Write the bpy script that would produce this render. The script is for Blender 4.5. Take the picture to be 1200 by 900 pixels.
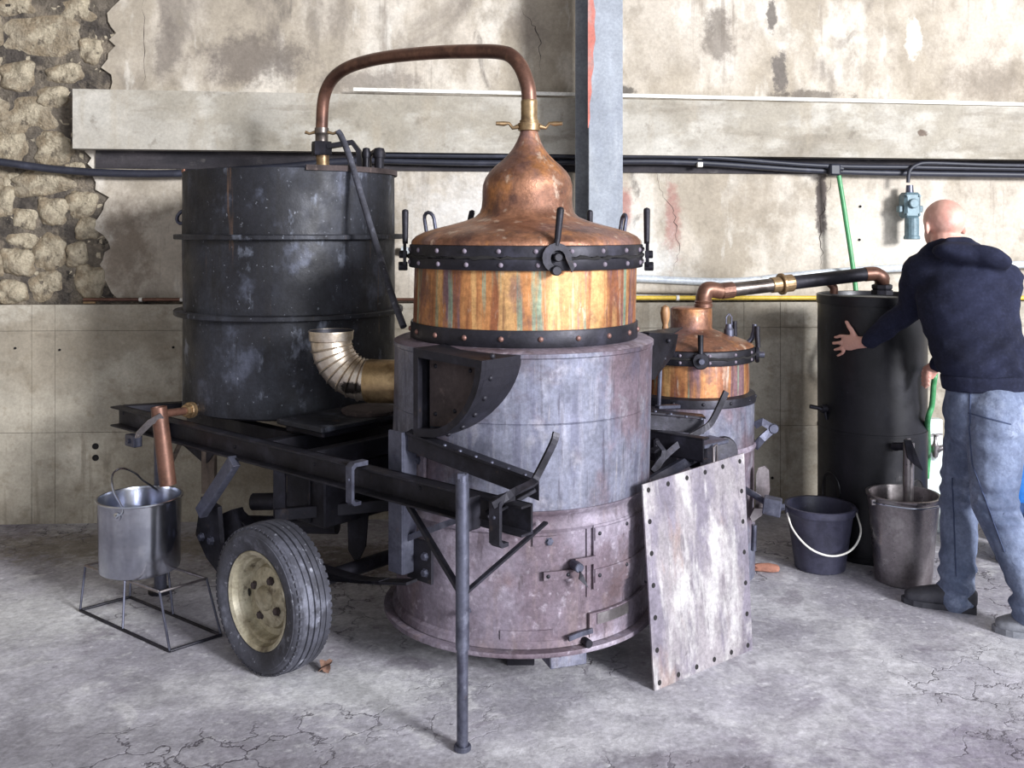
import bpy, bmesh, math, random
from mathutils import Vector, Matrix
random.seed(7)
for o in list(bpy.data.objects): bpy.data.objects.remove(o)
SC = bpy.context.scene
COL = SC.collection
V = Vector
PI = math.pi

# ------------------------------------------------------------------ camera, world, lights
FPX, HZ, CH = 1150.0, 268.0, 1.55
cam_d = bpy.data.cameras.new('camera'); cam = bpy.data.objects.new('camera', cam_d); COL.objects.link(cam)
cam.location = (0, 0, CH); cam.rotation_euler = (PI/2, 0, 0)
cam_d.sensor_width = 36; cam_d.lens = 36*FPX/1200
cam_d.shift_y = -(450-HZ)/1200
cam_d.clip_start = .05
SC.camera = cam
w = bpy.data.worlds.new('world'); SC.world = w; w.use_nodes = True
bg = w.node_tree.nodes['Background']; bg.inputs[0].default_value = (.90, .93, 1, 1); bg.inputs[1].default_value = .5
def area(name, loc, target, size, power, col):
    l = bpy.data.lights.new(name, 'AREA'); l.shape = 'RECTANGLE'; l.size, l.size_y = size; l.energy = power; l.color = col
    o = bpy.data.objects.new(name, l); COL.objects.link(o); o.location = loc
    o.rotation_euler = (V(target)-V(loc)).to_track_quat('-Z', 'Y').to_euler()
    return o
area('door_daylight', (8.6, -5.6, 4.3), (.0, 4.0, .8), (2.5, 2.5), 2350, (.98, .985, 1))
area('front_opening_daylight', (3.6, -3.2, 2.3), (.2, 4.2, 1.0), (3.2, 2.6), 150, (.9, .94, 1))
SC.view_settings.view_transform = 'Standard'; SC.view_settings.look = 'None'; SC.view_settings.gamma = 1
SC.view_settings.use_curve_mapping = False
SC.view_settings.exposure = .42

# ------------------------------------------------------------------ pixel helpers (a pixel is a direction)
def P(px, py, d): return V(((px-600)/FPX*d, d, CH+(HZ-py)/FPX*d))
def Pz(px, py, z):                       # on a horizontal plane
    d = (CH-z)*FPX/(py-HZ); return V(((px-600)/FPX*d, d, z))
WS = .048
def wall_y(x, off=0): return 5.27+WS*x-off
def Wp(px, py, off=0):                   # on the rear wall's face
    k = (px-600)/FPX; d = (5.27-off)/(1-WS*k); return P(px, py, d)
WT = V((1, WS, 0)).normalized(); WN = V((WS, -1, 0)).normalized()   # along wall / out of the wall

# ------------------------------------------------------------------ materials
MATS = {}
def pmat(name, base, rough=.6, metal=0., layers=(), bump=None, rough_var=0., spots=(), sss=0., cracks=None, spec=.5, grain=.14, gs=70):
    m = bpy.data.materials.new(name); m.use_nodes = True; nt = m.node_tree; N = nt.nodes; K = nt.links
    b = N['Principled BSDF']; b.inputs['Metallic'].default_value = metal; b.inputs['Roughness'].default_value = rough
    b.inputs['Specular IOR Level'].default_value = spec
    if sss: b.inputs['Subsurface Weight'].default_value = sss; b.inputs['Subsurface Scale'].default_value = .01
    tc = N.new('ShaderNodeTexCoord')
    def noise(vec, off, detail=7, rgh=.6, dist=0., ntype='noise'):
        mp = N.new('ShaderNodeMapping'); mp.inputs['Scale'].default_value = vec; mp.inputs['Location'].default_value = (off*3.1, off*1.7, off*2.3)
        K.new(tc.outputs['Object'], mp.inputs[0])
        n = N.new('ShaderNodeTexNoise'); n.inputs['Scale'].default_value = 1; n.inputs['Detail'].default_value = detail
        n.inputs['Roughness'].default_value = rgh; n.inputs['Distortion'].default_value = dist
        K.new(mp.outputs[0], n.inputs[0]); return n.outputs['Fac']
    def mr(fac, lo, hi, a=0, c=1):
        r = N.new('ShaderNodeMapRange'); r.interpolation_type = 'SMOOTHSTEP'
        for i, v in enumerate((lo, hi, a, c)): r.inputs[i+1].default_value = v
        K.new(fac, r.inputs[0]); return r.outputs[0]
    def mth(op, a, c):
        q = N.new('ShaderNodeMath'); q.operation = op
        for i, v in enumerate((a, c)):
            if isinstance(v, (int, float)): q.inputs[i].default_value = v
            else: K.new(v, q.inputs[i])
        return q.outputs[0]
    cur = None
    def mix(fac, col):
        nonlocal cur
        x = N.new('ShaderNodeMix'); x.data_type = 'RGBA'
        if cur is None: x.inputs[6].default_value = (*base, 1)
        else: K.new(cur, x.inputs[6])
        x.inputs[7].default_value = (*col, 1); K.new(fac, x.inputs[0]); cur = x.outputs[2]
    for i, L in enumerate(layers):
        col, sc, lo, hi, st = L[:5]
        dist = L[5] if len(L) > 5 else 0
        if isinstance(sc, (int, float)): sc = (sc, sc, sc)
        mix(mr(noise(sc, i+1+len(name), dist=dist), lo, hi, 0, st), col)
    for i, (col, c, r, st, soft) in enumerate(spots):     # stains and painted light with a shape of their own: noisy ellipsoids in object space
        mp = N.new('ShaderNodeMapping'); mp.vector_type = 'TEXTURE'
        mp.inputs['Location'].default_value = c; mp.inputs['Scale'].default_value = r
        K.new(tc.outputs['Object'], mp.inputs[0])
        ln = N.new('ShaderNodeVectorMath'); ln.operation = 'LENGTH'; K.new(mp.outputs[0], ln.inputs[0])
        s = mth('ADD', ln.outputs['Value'], mth('MULTIPLY', noise((9, 9, 9) if 'floor' not in name else (16, 16, 16), i+40, 9, .75), 2.2))
        mix(mr(s, 1.62-soft*.35, 1.80+soft*.35, st, 0), col)
    crack_h = None
    if cracks:
        col, sc, lo, hi, st, wd = cracks
        mp = N.new('ShaderNodeMapping'); mp.inputs['Scale'].default_value = (sc, sc, sc); K.new(tc.outputs['Object'], mp.inputs[0])
        dn = N.new('ShaderNodeTexNoise'); dn.inputs['Scale'].default_value = 2.2; dn.inputs['Detail'].default_value = 6; K.new(mp.outputs[0], dn.inputs[0])
        va = N.new('ShaderNodeVectorMath'); va.operation = 'MULTIPLY_ADD'; K.new(dn.outputs['Color'], va.inputs[0]); va.inputs[1].default_value = (1.1, 1.1, 1.1); K.new(mp.outputs[0], va.inputs[2])
        vo = N.new('ShaderNodeTexVoronoi'); vo.feature = 'DISTANCE_TO_EDGE'; vo.inputs['Scale'].default_value = 1; K.new(va.outputs[0], vo.inputs['Vector'])
        line = mr(vo.outputs['Distance'], 0, wd, 1, 0)
        msk = mr(noise((1.1, 1.1, 1.1), 21, 5), lo, hi, 0, st)
        crack_h = mth('MULTIPLY', line, msk); mix(crack_h, col)
    if cur is None: mix(mr(noise((3, 3, 3), 3), .3, .7, 0, .3), tuple(c_*.85 for c_ in base))
    gv = mth('MULTIPLY', mr(noise((gs, gs, gs), 71, 4, .7), .28, .72, 1-grain, 1+grain), mr(noise((gs*.14, gs*.14, gs*.14), 72, 6, .7), .28, .72, 1-grain, 1+grain))
    vm = N.new('ShaderNodeVectorMath'); vm.operation = 'SCALE'; K.new(cur, vm.inputs[0]); K.new(gv, vm.inputs['Scale'])
    K.new(vm.outputs[0], b.inputs['Base Color'])
    if rough_var:
        K.new(mr(noise((6, 6, 6), 33), .3, .7, max(.03, rough-rough_var), min(1, rough+rough_var)), b.inputs['Roughness'])
    if bump:
        sc, st = bump[:2]
        if isinstance(sc, (int, float)): sc = (sc, sc, sc)
        h = noise(sc, 55, 8, .65)
        if crack_h is not None: h = mth('SUBTRACT', h, mth('MULTIPLY', crack_h, 1.2))
        bp = N.new('ShaderNodeBump'); bp.inputs['Strength'].default_value = st; bp.inputs['Distance'].default_value = bump[2] if len(bump) > 2 else .01
        K.new(h, bp.inputs['Height']); K.new(bp.outputs[0], b.inputs['Normal'])
    MATS[name] = m; return m
def S(r, g, b):                           # sRGB 0-255 to linear
    f = lambda c: c/12.92 if c <= .04045 else ((c+.055)/1.055)**2.4
    return (f(r/255), f(g/255), f(b/255))

def wspot(px, py, rx, ry, col, st, soft=.6, off=0):
    c = Wp(px, py, off); k = c.y/FPX
    return (col, tuple(c), (rx*k, .6, ry*k), st, soft)
pmat('plaster', S(184, 175, 163), .95, layers=[
    (S(154, 144, 129), (1.5, 1.5, 1.1), .44, .58, .8), (S(205, 198, 188), (2.2, 2.2, 1.3), .50, .62, .85), (S(120, 112, 104), (1.7, 1.7, .9), .55, .66, .75, .8),
    (S(138, 129, 116), (9, 9, 6), .5, .68, .55), (S(96, 90, 85), (4.5, 4.5, 2), .62, .72, .7, .8), (S(208, 203, 195), (7, 7, 2), .58, .68, .6), (S(124, 114, 104), (12, 12, .8), .60, .70, .5)],
    spots=[wspot(918, 85, 17, 40, S(98, 92, 88), .9, .2), wspot(908, 15, 9, 38, S(96, 90, 85), .9, .2), wspot(845, 40, 26, 54, S(108, 100, 92), .8), wspot(1165, 95, 80, 34, S(122, 112, 100), .7, 1),
           wspot(290, 65, 85, 48, S(104, 96, 90), .8), wspot(190, 55, 22, 66, S(112, 104, 97), .75), wspot(430, 95, 100, 24, S(118, 110, 103), .7), wspot(1075, 45, 16, 38, S(212, 205, 194), .9, .2),
           wspot(790, 265, 15, 64, S(150, 104, 98), .7), wspot(735, 240, 13, 34, S(156, 96, 92), .7), wspot(870, 230, 66, 54, S(150, 140, 126), .6, 1), wspot(1040, 280, 170, 66, S(206, 200, 190), .7, 1),
           wspot(560, 255, 110, 66, S(210, 207, 204), .85, 1), wspot(140, 290, 50, 80, S(120, 108, 96), .85, 1), wspot(745, 315, 66, 66, S(206, 206, 204), .8, 1), wspot(966, 240, 10, 60, S(74, 65, 65), .85, .3),
           wspot(620, 30, 34, 44, S(130, 120, 110), .7, 1), wspot(730, 105, 28, 9, S(62, 58, 56), .8, .3), wspot(955, 110, 66, 11, S(88, 80, 73), .75, .4), wspot(800, 340, 60, 12, S(96, 80, 72), .8, .3)],
    bump=(7, .5, .014), grain=.10, gs=60)
pmat('beam_concrete', S(172, 167, 158), .92, layers=[(S(148, 141, 128), (1.6, 2, 3), .44, .6, .75), (S(188, 184, 176), (3, 3, 5), .5, .64, .7), (S(118, 110, 99), (14, 14, 14), .58, .72, .55), (S(126, 118, 106), (1.1, 1, 6), .55, .66, .6), (S(160, 150, 134), (6, 6, 1.2), .55, .68, .5)],
     spots=[wspot(1075, 157, 10, 6, S(92, 76, 66), .85, .2)], bump=(22, .3, .006), grain=.10)
pmat('plinth_concrete', S(166, 159, 146), .92, layers=[(S(140, 131, 117), (1.3, 1.3, 1.6), .42, .58, .85), (S(184, 178, 166), (2.0, 2.0, 2.6), .5, .64, .75), (S(106, 96, 83), (5, 5, 2.4), .56, .7, .6), (S(128, 118, 102), (16, 16, 16), .52, .7, .5), (S(112, 102, 88), (9, 9, .8), .58, .68, .5), (S(110, 100, 86), (1, 1, 7), .6, .7, .5)],
     bump=(26, .3, .006), grain=.11)
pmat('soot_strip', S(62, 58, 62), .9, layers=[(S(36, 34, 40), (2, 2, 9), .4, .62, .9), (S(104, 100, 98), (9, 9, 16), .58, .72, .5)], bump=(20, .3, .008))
pmat('stone', S(172, 160, 140), .96, layers=[(S(138, 122, 99), 5, .42, .58, .8), (S(198, 186, 163), 8, .5, .64, .8), (S(96, 86, 75), 11, .57, .68, .75), (S(64, 58, 54), 26, .61, .70, .7)], bump=(22, 1, .045), grain=.2)
pmat('mortar', S(118, 109, 98), .97, layers=[(S(74, 68, 65), 5, .46, .60, .85), (S(146, 134, 118), 7, .51, .64, .85), (S(38, 35, 36), 14, .57, .68, .85), (S(150, 139, 122), 16, .62, .72, .5)], bump=(16, 1, .07), grain=.2)
pmat('floor_concrete', S(176, 174, 183), .82, layers=[(S(146, 143, 153), 1.0, .42, .58, .8), (S(196, 195, 200), 1.7, .48, .62, .8), (S(118, 111, 123), 2.8, .55, .68, .6, .8), (S(152, 150, 157), 14, .45, .64, .55), (S(206, 205, 210), 30, .56, .7, .55), (S(100, 93, 104), 7, .61, .72, .55, 1.2), (S(208, 207, 210), 5, .58, .7, .6, 1)],
     spots=[(S(112, 103, 122), (1.6, 2.85, 0), (.9, .34, .3), .6, 1), (S(216, 216, 218), (-.55, 3.3, 0), (.5, .22, .3), .75, 1), (S(80, 68, 62), (-.6, 4.6, 0), (1, .4, .3), .8, .7),  # second patch paints daylight right of the wheel; third darkens floor under trailer
            (S(124, 116, 104), (-1.9, 4.8, 0), (1.2, .35, .4), .8, .9), (S(112, 106, 114), (-.4, 2.75, 0), (.9, .2, .3), .5, 1), (S(110, 103, 114), (.55, 2.85, 0), (.4, .10, .2), .6, .8), (S(120, 117, 125), (-1.4, 2.9, 0), (.9, .3, .2), .6, 1), (S(212, 212, 214), (-2.0, 3.9, 0), (.7, .35, .3), .75, 1)],  # last pale patch paints in the daylight left of the wheel
     cracks=(S(60, 54, 64), 5.5, .52, .62, .8, .035), bump=(26, .4, .008), spec=.35, grain=.17, gs=55)
pmat('black_tank', S(46, 48, 57), .55, .3, layers=[(S(28, 28, 34), (3, 3, 2), .44, .58, .85), (S(84, 88, 104), (5, 5, 4), .54, .68, .8), (S(126, 132, 148), (9, 9, 5), .60, .70, .7), (S(30, 29, 32), (24, 24, 2), .52, .68, .6), (S(138, 142, 154), (60, 60, 50), .64, .72, .6), (S(96, 74, 60), (14, 14, 1), .66, .72, .6)], bump=(30, .3, .006), rough_var=.15, grain=.2)
pmat('black_barrel', S(32, 32, 38), .42, .3, layers=[(S(22, 22, 27), 4, .45, .62, .8), (S(60, 62, 74), (8, 8, 3), .6, .75, .6), (S(86, 88, 100), 50, .68, .76, .4)], bump=(40, .12, .004), rough_var=.1)
pmat('blue_steel', S(112, 114, 130), .55, .4, layers=[(S(86, 86, 106), (26, 26, 2.2), .44, .60, .6), (S(140, 140, 153), (34, 34, 3), .5, .66, .55), (S(112, 90, 96), (3, 3, 2), .5, .62, .65), (S(64, 58, 68), (46, 46, 4), .58, .70, .5), (S(168, 156, 150), (50, 50, 4), .64, .74, .45), (S(80, 66, 72), (2.4, 2.4, 4), .53, .66, .65), (S(150, 148, 158), (12, 12, 9), .54, .68, .55), (S(78, 78, 96), (7, 7, 5), .56, .68, .5)], bump=((30, 30, 10), .25, .004), rough_var=.12, grain=.2)
pmat('burnt_steel', S(120, 111, 124), .66, .25, layers=[(S(94, 80, 90), (3, 3, 2.4), .42, .58, .85), (S(150, 142, 156), (4, 4, 3), .5, .64, .75), (S(84, 64, 64), (3.5, 3.5, 3), .54, .68, .7), (S(168, 160, 172), 30, .56, .7, .5), (S(128, 112, 112), (16, 16, 3), .52, .68, .4), (S(62, 50, 54), (24, 24, 5), .6, .7, .5)], bump=(50, .4, .004), rough_var=.1, grain=.2)
pmat('black_iron', S(40, 39, 47), .5, .55, layers=[(S(64, 63, 76), 9, .5, .7, .7), (S(24, 23, 28), 6, .5, .68, .8), (S(78, 66, 62), 22, .62, .74, .5)], bump=(40, .25, .004), rough_var=.12)
pmat('grey_iron', S(92, 94, 110), .45, .7, layers=[(S(64, 64, 78), 10, .45, .65, .8), (S(124, 126, 142), 18, .55, .72, .6), (S(104, 82, 74), 26, .62, .75, .5)], bump=(45, .2, .003), rough_var=.12)
pmat('copper', S(152, 108, 84), .46, .45, layers=[(S(114, 78, 62), (4, 4, 6), .42, .56, .85), (S(176, 118, 68), (5, 5, 4), .52, .64, .7), (S(122, 94, 92), (4, 4, 3), .48, .60, .8), (S(84, 60, 56), (9, 9, 7), .55, .66, .7), (S(202, 180, 162), (18, 18, 12), .57, .68, .6), (S(120, 130, 116), 24, .66, .72, .5)], bump=(12, .6, .010), rough_var=.14, grain=.22)
pmat('copper_pipe', S(112, 80, 68), .42, .55, layers=[(S(84, 60, 53), 6, .45, .6, .8), (S(138, 102, 84), 10, .52, .66, .6)], bump=(24, .15, .003), rough_var=.08)
pmat('copper_streaked', S(174, 120, 76), .45, .35, layers=[(S(128, 78, 54), (12, 12, 1.0), .44, .56, .9), (S(200, 158, 106), (16, 16, .9), .5, .62, .8), (S(110, 86, 98), (11, 11, .8), .52, .60, .9), (S(206, 196, 184), (10, 10, .8), .57, .66, .75), (S(120, 150, 132), (20, 20, .9), .56, .63, .8), (S(94, 60, 48), (26, 26, 2), .57, .68, .6), (S(190, 126, 62), (8, 8, 1.6), .57, .65, .7), (S(92, 66, 74), (5, 5, 4), .56, .67, .65), (S(206, 190, 172), (30, 30, 9), .61, .71, .5)], bump=((30, 30, 6), .35, .004), rough_var=.12, grain=.22)
pmat('brass', S(146, 122, 92), .42, .7, layers=[(S(98, 78, 58), 14, .46, .62, .8)], bump=(40, .15, .003))
pmat('grey_pipe_metal', S(112, 104, 100), .35, .85, layers=[(S(74, 66, 62), 9, .46, .66, .8), (S(150, 118, 92), 6, .58, .7, .7)], bump=(30, .1, .003))
pmat('bucket_steel', S(190, 193, 204), .19, 1, layers=[(S(160, 164, 178), (3, 3, 6), .46, .6, .6), (S(208, 210, 216), 12, .54, .68, .5)], grain=.06)
pmat('worn_steel', S(152, 146, 148), .34, .85, layers=[(S(112, 102, 106), (7, 7, 3), .45, .65, .8), (S(184, 180, 180), 10, .55, .7, .6)], bump=(20, .15, .004), rough_var=.1)
pmat('duct_steel', S(204, 192, 178), .32, .9, layers=[(S(160, 140, 112), 8, .48, .66, .7), (S(226, 220, 214), 14, .55, .7, .5)], bump=(26, .1, .003), spots=[(S(40, 36, 34), (.095, -.09, .148), (.085, .1, .04), .95, .1)])
pmat('duct_collar', S(176, 150, 112), .38, .85, layers=[(S(130, 104, 74), 18, .48, .68, .8)], bump=(40, .15, .003))
pmat('tyre_rubber', S(70, 71, 82), .75, layers=[(S(46, 46, 54), 5, .42, .58, .8), (S(112, 114, 128), 9, .54, .68, .7), (S(150, 152, 164), 40, .6, .7, .6)], bump=(60, .4, .003), grain=.2)
pmat('rim_paint', S(178, 170, 148), .55, .2, layers=[(S(130, 120, 98), 9, .46, .62, .85), (S(84, 72, 58), 18, .56, .66, .75), (S(200, 194, 178), 6, .52, .66, .5)], bump=(40, .2, .003), grain=.16)
pmat('rust_panel', S(146, 140, 145), .52, .35, layers=[(S(118, 112, 126), (7, 7, 2.4), .44, .58, .85), (S(184, 181, 182), (11, 11, 3), .5, .64, .8), (S(144, 120, 110), (6, 6, 2.4), .57, .69, .55), (S(96, 88, 98), (26, 26, 4), .57, .68, .6), (S(200, 197, 196), (5, 5, 4.5), .54, .66, .7), (S(108, 102, 116), (3, 3, 3), .53, .66, .6), (S(86, 78, 86), 40, .64, .72, .5)], bump=((30, 30, 10), .25, .003), rough_var=.1, grain=.18)
pmat('post_paint', S(146, 152, 162), .55, .1, layers=[(S(128, 134, 146), (8, 8, 2), .45, .65, .7), (S(168, 172, 178), (14, 14, 3), .55, .7, .5), (S(120, 124, 130), 60, .64, .72, .5)], bump=(30, .1, .003))
pmat('post_side_paint', S(104, 108, 118), .6, layers=[(S(90, 94, 104), (8, 8, 2), .45, .65, .7)], bump=(30, .1, .003))  # post paint darkened for its side away from the light; unused
pmat('red_primer', S(186, 108, 96), .6, layers=[(S(160, 126, 122), (12, 12, 4), .48, .62, .9)])
pmat('wood', S(164, 124, 86), .5, layers=[(S(116, 82, 56), (30, 30, 5), .45, .65, .8)])
pmat('old_wood', S(96, 84, 76), .85, layers=[(S(58, 50, 48), (30, 30, 5), .45, .65, .8)], bump=((40, 40, 6), .4, .005))
pmat('white_paint', S(226, 224, 218), .5, layers=[(S(196, 192, 184), 9, .5, .7, .6)])
pmat('pale_pipe', S(196, 202, 208), .4, .1, layers=[(S(166, 172, 182), 6, .45, .65, .7), (S(150, 138, 122), 18, .62, .74, .6)])
pmat('yellow_paint', S(214, 182, 66), .45, layers=[(S(186, 154, 66), 9, .55, .7, .6)])
pmat('green_hose', S(70, 142, 92), .4, layers=[(S(56, 120, 78), 12, .5, .7, .6)])
pmat('cable', S(40, 42, 54), .5, layers=[(S(62, 64, 78), 12, .55, .7, .6)])
pmat('blue_grey_box', S(104, 126, 136), .5, .1, layers=[(S(78, 98, 108), 16, .48, .66, .8), (S(136, 154, 160), 26, .58, .72, .6)], bump=(40, .2, .003))
pmat('black_plastic', S(62, 62, 80), .42, layers=[(S(44, 44, 58), 8, .45, .65, .8), (S(96, 96, 116), 22, .62, .74, .6)], bump=(30, .1, .003))
pmat('blue_plastic', S(46, 112, 190), .35, layers=[(S(36, 92, 168), 8, .45, .65, .7)])
pmat('navy_plastic', S(62, 84, 128), .4)
pmat('pale_board', S(206, 214, 214), .5, layers=[(S(186, 196, 196), 6, .45, .65, .7)])
pmat('skin', S(212, 164, 150), .5, layers=[(S(198, 136, 124), 8, .48, .66, .7), (S(224, 188, 178), 12, .54, .68, .6)], sss=.08, grain=.05)
pmat('stubble', S(150, 128, 124), .7)
pmat('hoodie', S(34, 37, 56), .95, layers=[(S(26, 28, 42), 6, .45, .65, .7), (S(44, 47, 68), 90, .5, .7, .5)], bump=(130, .25, .003), spec=.2)
pmat('jeans', S(112, 122, 146), .92, layers=[(S(78, 88, 112), (5, 5, 3), .45, .6, .85), (S(146, 155, 176), (7, 7, 4), .53, .66, .75), (S(96, 104, 128), 60, .45, .62, .6)], bump=(26, .4, .012), spec=.2, grain=.12)
pmat('seam_thread', S(58, 68, 96), .9)
pmat('shoe_dark', S(50, 50, 58), .7, layers=[(S(72, 72, 80), 14, .5, .7, .7)], bump=(40, .2, .003))
pmat('shoe_grey', S(120, 122, 130), .75, layers=[(S(98, 100, 108), 14, .5, .7, .7)], bump=(40, .2, .003))
pmat('terracotta', S(150, 104, 88), .9, layers=[(S(118, 82, 70), 18, .5, .7, .7)], bump=(30, .3, .005))
pmat('dead_leaf', S(134, 104, 90), .9, layers=[(S(88, 66, 58), 30, .5, .7, .8)])
pmat('ash', S(70, 60, 60), .9, layers=[(S(44, 36, 36), 8, .45, .65, .8), (S(110, 96, 92), 20, .6, .72, .6)], bump=(30, .4, .005))
pmat('hole_dark', S(24, 22, 24), .9)
pmat('crack_dark', S(78, 70, 66), 1)
pmat('ceiling_boards', S(120, 114, 106), .9)

# ------------------------------------------------------------------ mesh builder
class B:
    def __init__(s): s.v = []; s.f = []; s.sm = []
    def _add(s, vs, fs, smooth=False):
        n = len(s.v); s.v += [V(p) for p in vs]
        for f in fs: s.f.append([i+n for i in f]); s.sm.append(smooth)
        return s
    def obox(s, c, ax, ay, az, bev=0.):          # centre and three half-extent vectors
        c, ax, ay, az = V(c), V(ax), V(ay), V(az)
        if bev > 0:
            def sh(a): l = a.length; return a*((l-min(bev, l*.45))/l)
            vs = []
            for i, (sx, sy, sz) in enumerate([(x, y, z) for z in (-1, 1) for y in (-1, 1) for x in (-1, 1)]):
                vs += [c+sx*ax+sy*sh(ay)+sz*sh(az), c+sx*sh(ax)+sy*ay+sz*sh(az), c+sx*sh(ax)+sy*sh(ay)+sz*az]
            bm = bmesh.new(); bv = [bm.verts.new(p) for p in vs]
            r = bmesh.ops.convex_hull(bm, input=bv); bm.verts.index_update()
            s._add([v.co.copy() for v in bm.verts], [[v.index for v in f.verts] for f in bm.faces]); bm.free(); return s
        vs = [c+x*ax+y*ay+z*az for z in (-1, 1) for y in (-1, 1) for x in (-1, 1)]
        fs = [(0, 2, 3, 1), (4, 5, 7, 6), (0, 1, 5, 4), (2, 6, 7, 3), (0, 4, 6, 2), (1, 3, 7, 5)]
        if ax.cross(ay).dot(az) < 0: fs = [f[::-1] for f in fs]
        return s._add(vs, fs)
    def box(s, c, sx, sy, sz, bev=0.): return s.obox(c, (sx/2, 0, 0), (0, sy/2, 0), (0, 0, sz/2), bev)
    def bar(s, a, b, wd, ht, side=None, bev=.002):    # rectangular bar a->b; wd along side, ht across
        a, b = V(a), V(b); t = (b-a)
        sd = V(side) if side is not None else t.cross(V((0, 0, 1)))
        if sd.length < 1e-5: sd = V((1, 0, 0))
        sd = (sd-t*(sd.dot(t)/t.length_squared)).normalized(); up = sd.cross(t).normalized()
        return s.obox((a+b)/2, t/2, sd*wd/2, up*ht/2, bev)
    def tube(s, pts, r, n=12, caps=True, up=None):
        pts = [V(p) for p in pts]; m = len(pts)
        rs = r if isinstance(r, (list, tuple)) else [r]*m
        t0 = (pts[1]-pts[0]).normalized(); u = V((0, 0, 1)) if abs(t0.z) < .9 else V((1, 0, 0))
        u = (u-t0*u.dot(t0)).normalized(); vs = []; pt = t0
        for i in range(m):
            t = ((pts[min(i+1, m-1)]-pts[i]).normalized()+(pts[i]-pts[max(i-1, 0)]).normalized())
            t = t.normalized() if t.length > 1e-6 else pt
            u = pt.rotation_difference(t) @ u; u = (u-t*u.dot(t)).normalized(); pt = t; w_ = t.cross(u)
            for k in range(n):
                a = 2*PI*k/n; vs.append(pts[i]+(u*math.cos(a)+w_*math.sin(a))*rs[i])
        fs = [(i*n+k, i*n+(k+1) % n, (i+1)*n+(k+1) % n, (i+1)*n+k) for i in range(m-1) for k in range(n)]
        s._add(vs, fs, True)
        if caps:
            s._add(vs[:n], [list(range(n))[::-1]]); s._add(vs[-n:], [list(range(n))])
        return s
    def lathe(s, c, prof, n=48, lean=(0, 0), axis=None, smooth=True, wob=None):
        # profile of (radius, height) about an axis through c; lean shears the axis
        c = V(c); az = V(axis).normalized() if axis is not None else V((0, 0, 1))
        ux = V((1, 0, 0)) if axis is None else az.orthogonal().normalized(); uy = az.cross(ux)
        vs = []; rows = []
        for (r, h) in prof:
            if r < 1e-5: rows.append([len(vs)]); vs.append(c+az*h+V((lean[0]*h, lean[1]*h, 0)))
            else:
                row = []
                for k in range(n):
                    a = 2*PI*k/n; rr = r*(1+(wob(a, h) if wob else 0))
                    row.append(len(vs)); vs.append(c+az*h+(ux*math.cos(a)+uy*math.sin(a))*rr+V((lean[0]*h, lean[1]*h, 0)))
                rows.append(row)
        fs = []
        for a, b in zip(rows, rows[1:]):
            if len(a) == 1 and len(b) == 1: continue
            if len(a) == 1: fs += [(a[0], b[(k+1) % n], b[k])[::-1] if False else (a[0], b[(k+1) % n], b[k]) for k in range(n)]
            elif len(b) == 1: fs += [(a[k], a[(k+1) % n], b[0]) for k in range(n)]
            else: fs += [(a[k], a[(k+1) % n], b[(k+1) % n], b[k]) for k in range(n)]
        return s._add(vs, fs, smooth)
    def cyl(s, c, axis, r, h, n=16, bev=0.):     # capped cylinder centred at c
        pr = [(0, -h/2), (r-bev, -h/2)] + ([(r, -h/2+bev), (r, h/2-bev)] if bev else [(r, -h/2), (r, h/2)]) + [(r-bev, h/2), (0, h/2)]
        if not bev: pr = [(0, -h/2), (r, -h/2), (r, h/2), (0, h/2)]
        return s.lathe(c, pr, n, axis=axis, smooth=False)
    def prism(s, poly, ext):                    # planar polygon (3-D points) extruded by a vector
        n = len(poly); ext = V(ext); a = [V(p) for p in poly]; b = [p+ext for p in a]
        nrm = V((0, 0, 0))
        for i in range(n): nrm += a[i].cross(a[(i+1) % n])
        fl = nrm.dot(ext) > 0
        fs = [list(range(n)), list(range(n, 2*n))[::-1]] + [(i, i+n, (i+1) % n+n, (i+1) % n) for i in range(n)]
        if fl: fs = [f[::-1] for f in fs]
        return s._add(a+b, fs)
    def strip(s, pts, wd, side, th):            # flat bar bent along a path
        pts = [V(p) for p in pts]; side = V(side).normalized(); vs = []; m = len(pts)
        for i in range(m):
            t = (pts[min(i+1, m-1)]-pts[max(i-1, 0)]).normalized(); sd = (side-t*side.dot(t)).normalized(); up = sd.cross(t)
            for a, b_ in ((-1, -1), (1, -1), (1, 1), (-1, 1)): vs.append(pts[i]+sd*a*wd/2+up*b_*th/2)
        fs = [(i*4+k, (i+1)*4+k, (i+1)*4+(k+1) % 4, i*4+(k+1) % 4) for i in range(m-1) for k in range(4)]
        fs += [(0, 1, 2, 3), tuple((m-1)*4+k for k in (3, 2, 1, 0))]
        return s._add(vs, fs)
    def patch(s, c, R, a0, a1, z0, z1, th, n=12, lean=(0, 0)):  # curved slab on a drum; angle 0 faces the camera (-y)
        c = V(c); vs = []
        for i in range(n+1):
            a = a0+(a1-a0)*i/n; d = V((math.sin(a), -math.cos(a), 0))
            for (r, z) in ((R, z0), (R+th, z0), (R+th, z1), (R, z1)): vs.append(V((c.x, c.y, z))+d*r)
        fs = [(i*4+k, (i+1)*4+k, (i+1)*4+(k+1) % 4, i*4+(k+1) % 4) for i in range(n) for k in range(4)]
        fs += [(3, 2, 1, 0), tuple(n*4+k for k in range(4))]
        return s._add(vs, fs)
    def mesh(s, name, base, autosmooth=True):
        me = bpy.data.meshes.new(name); me.from_pydata([tuple(v-base) for v in s.v], [], s.f)
        me.polygons.foreach_set('use_smooth', s.sm); me.update()
        bm = bmesh.new(); bm.from_mesh(me); bmesh.ops.recalc_face_normals(bm, faces=bm.faces); bm.to_mesh(me); bm.free()
        if any(s.sm):
            try: me.set_sharp_from_angle(angle=math.radians(38))
            except Exception: pass
        return me
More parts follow.
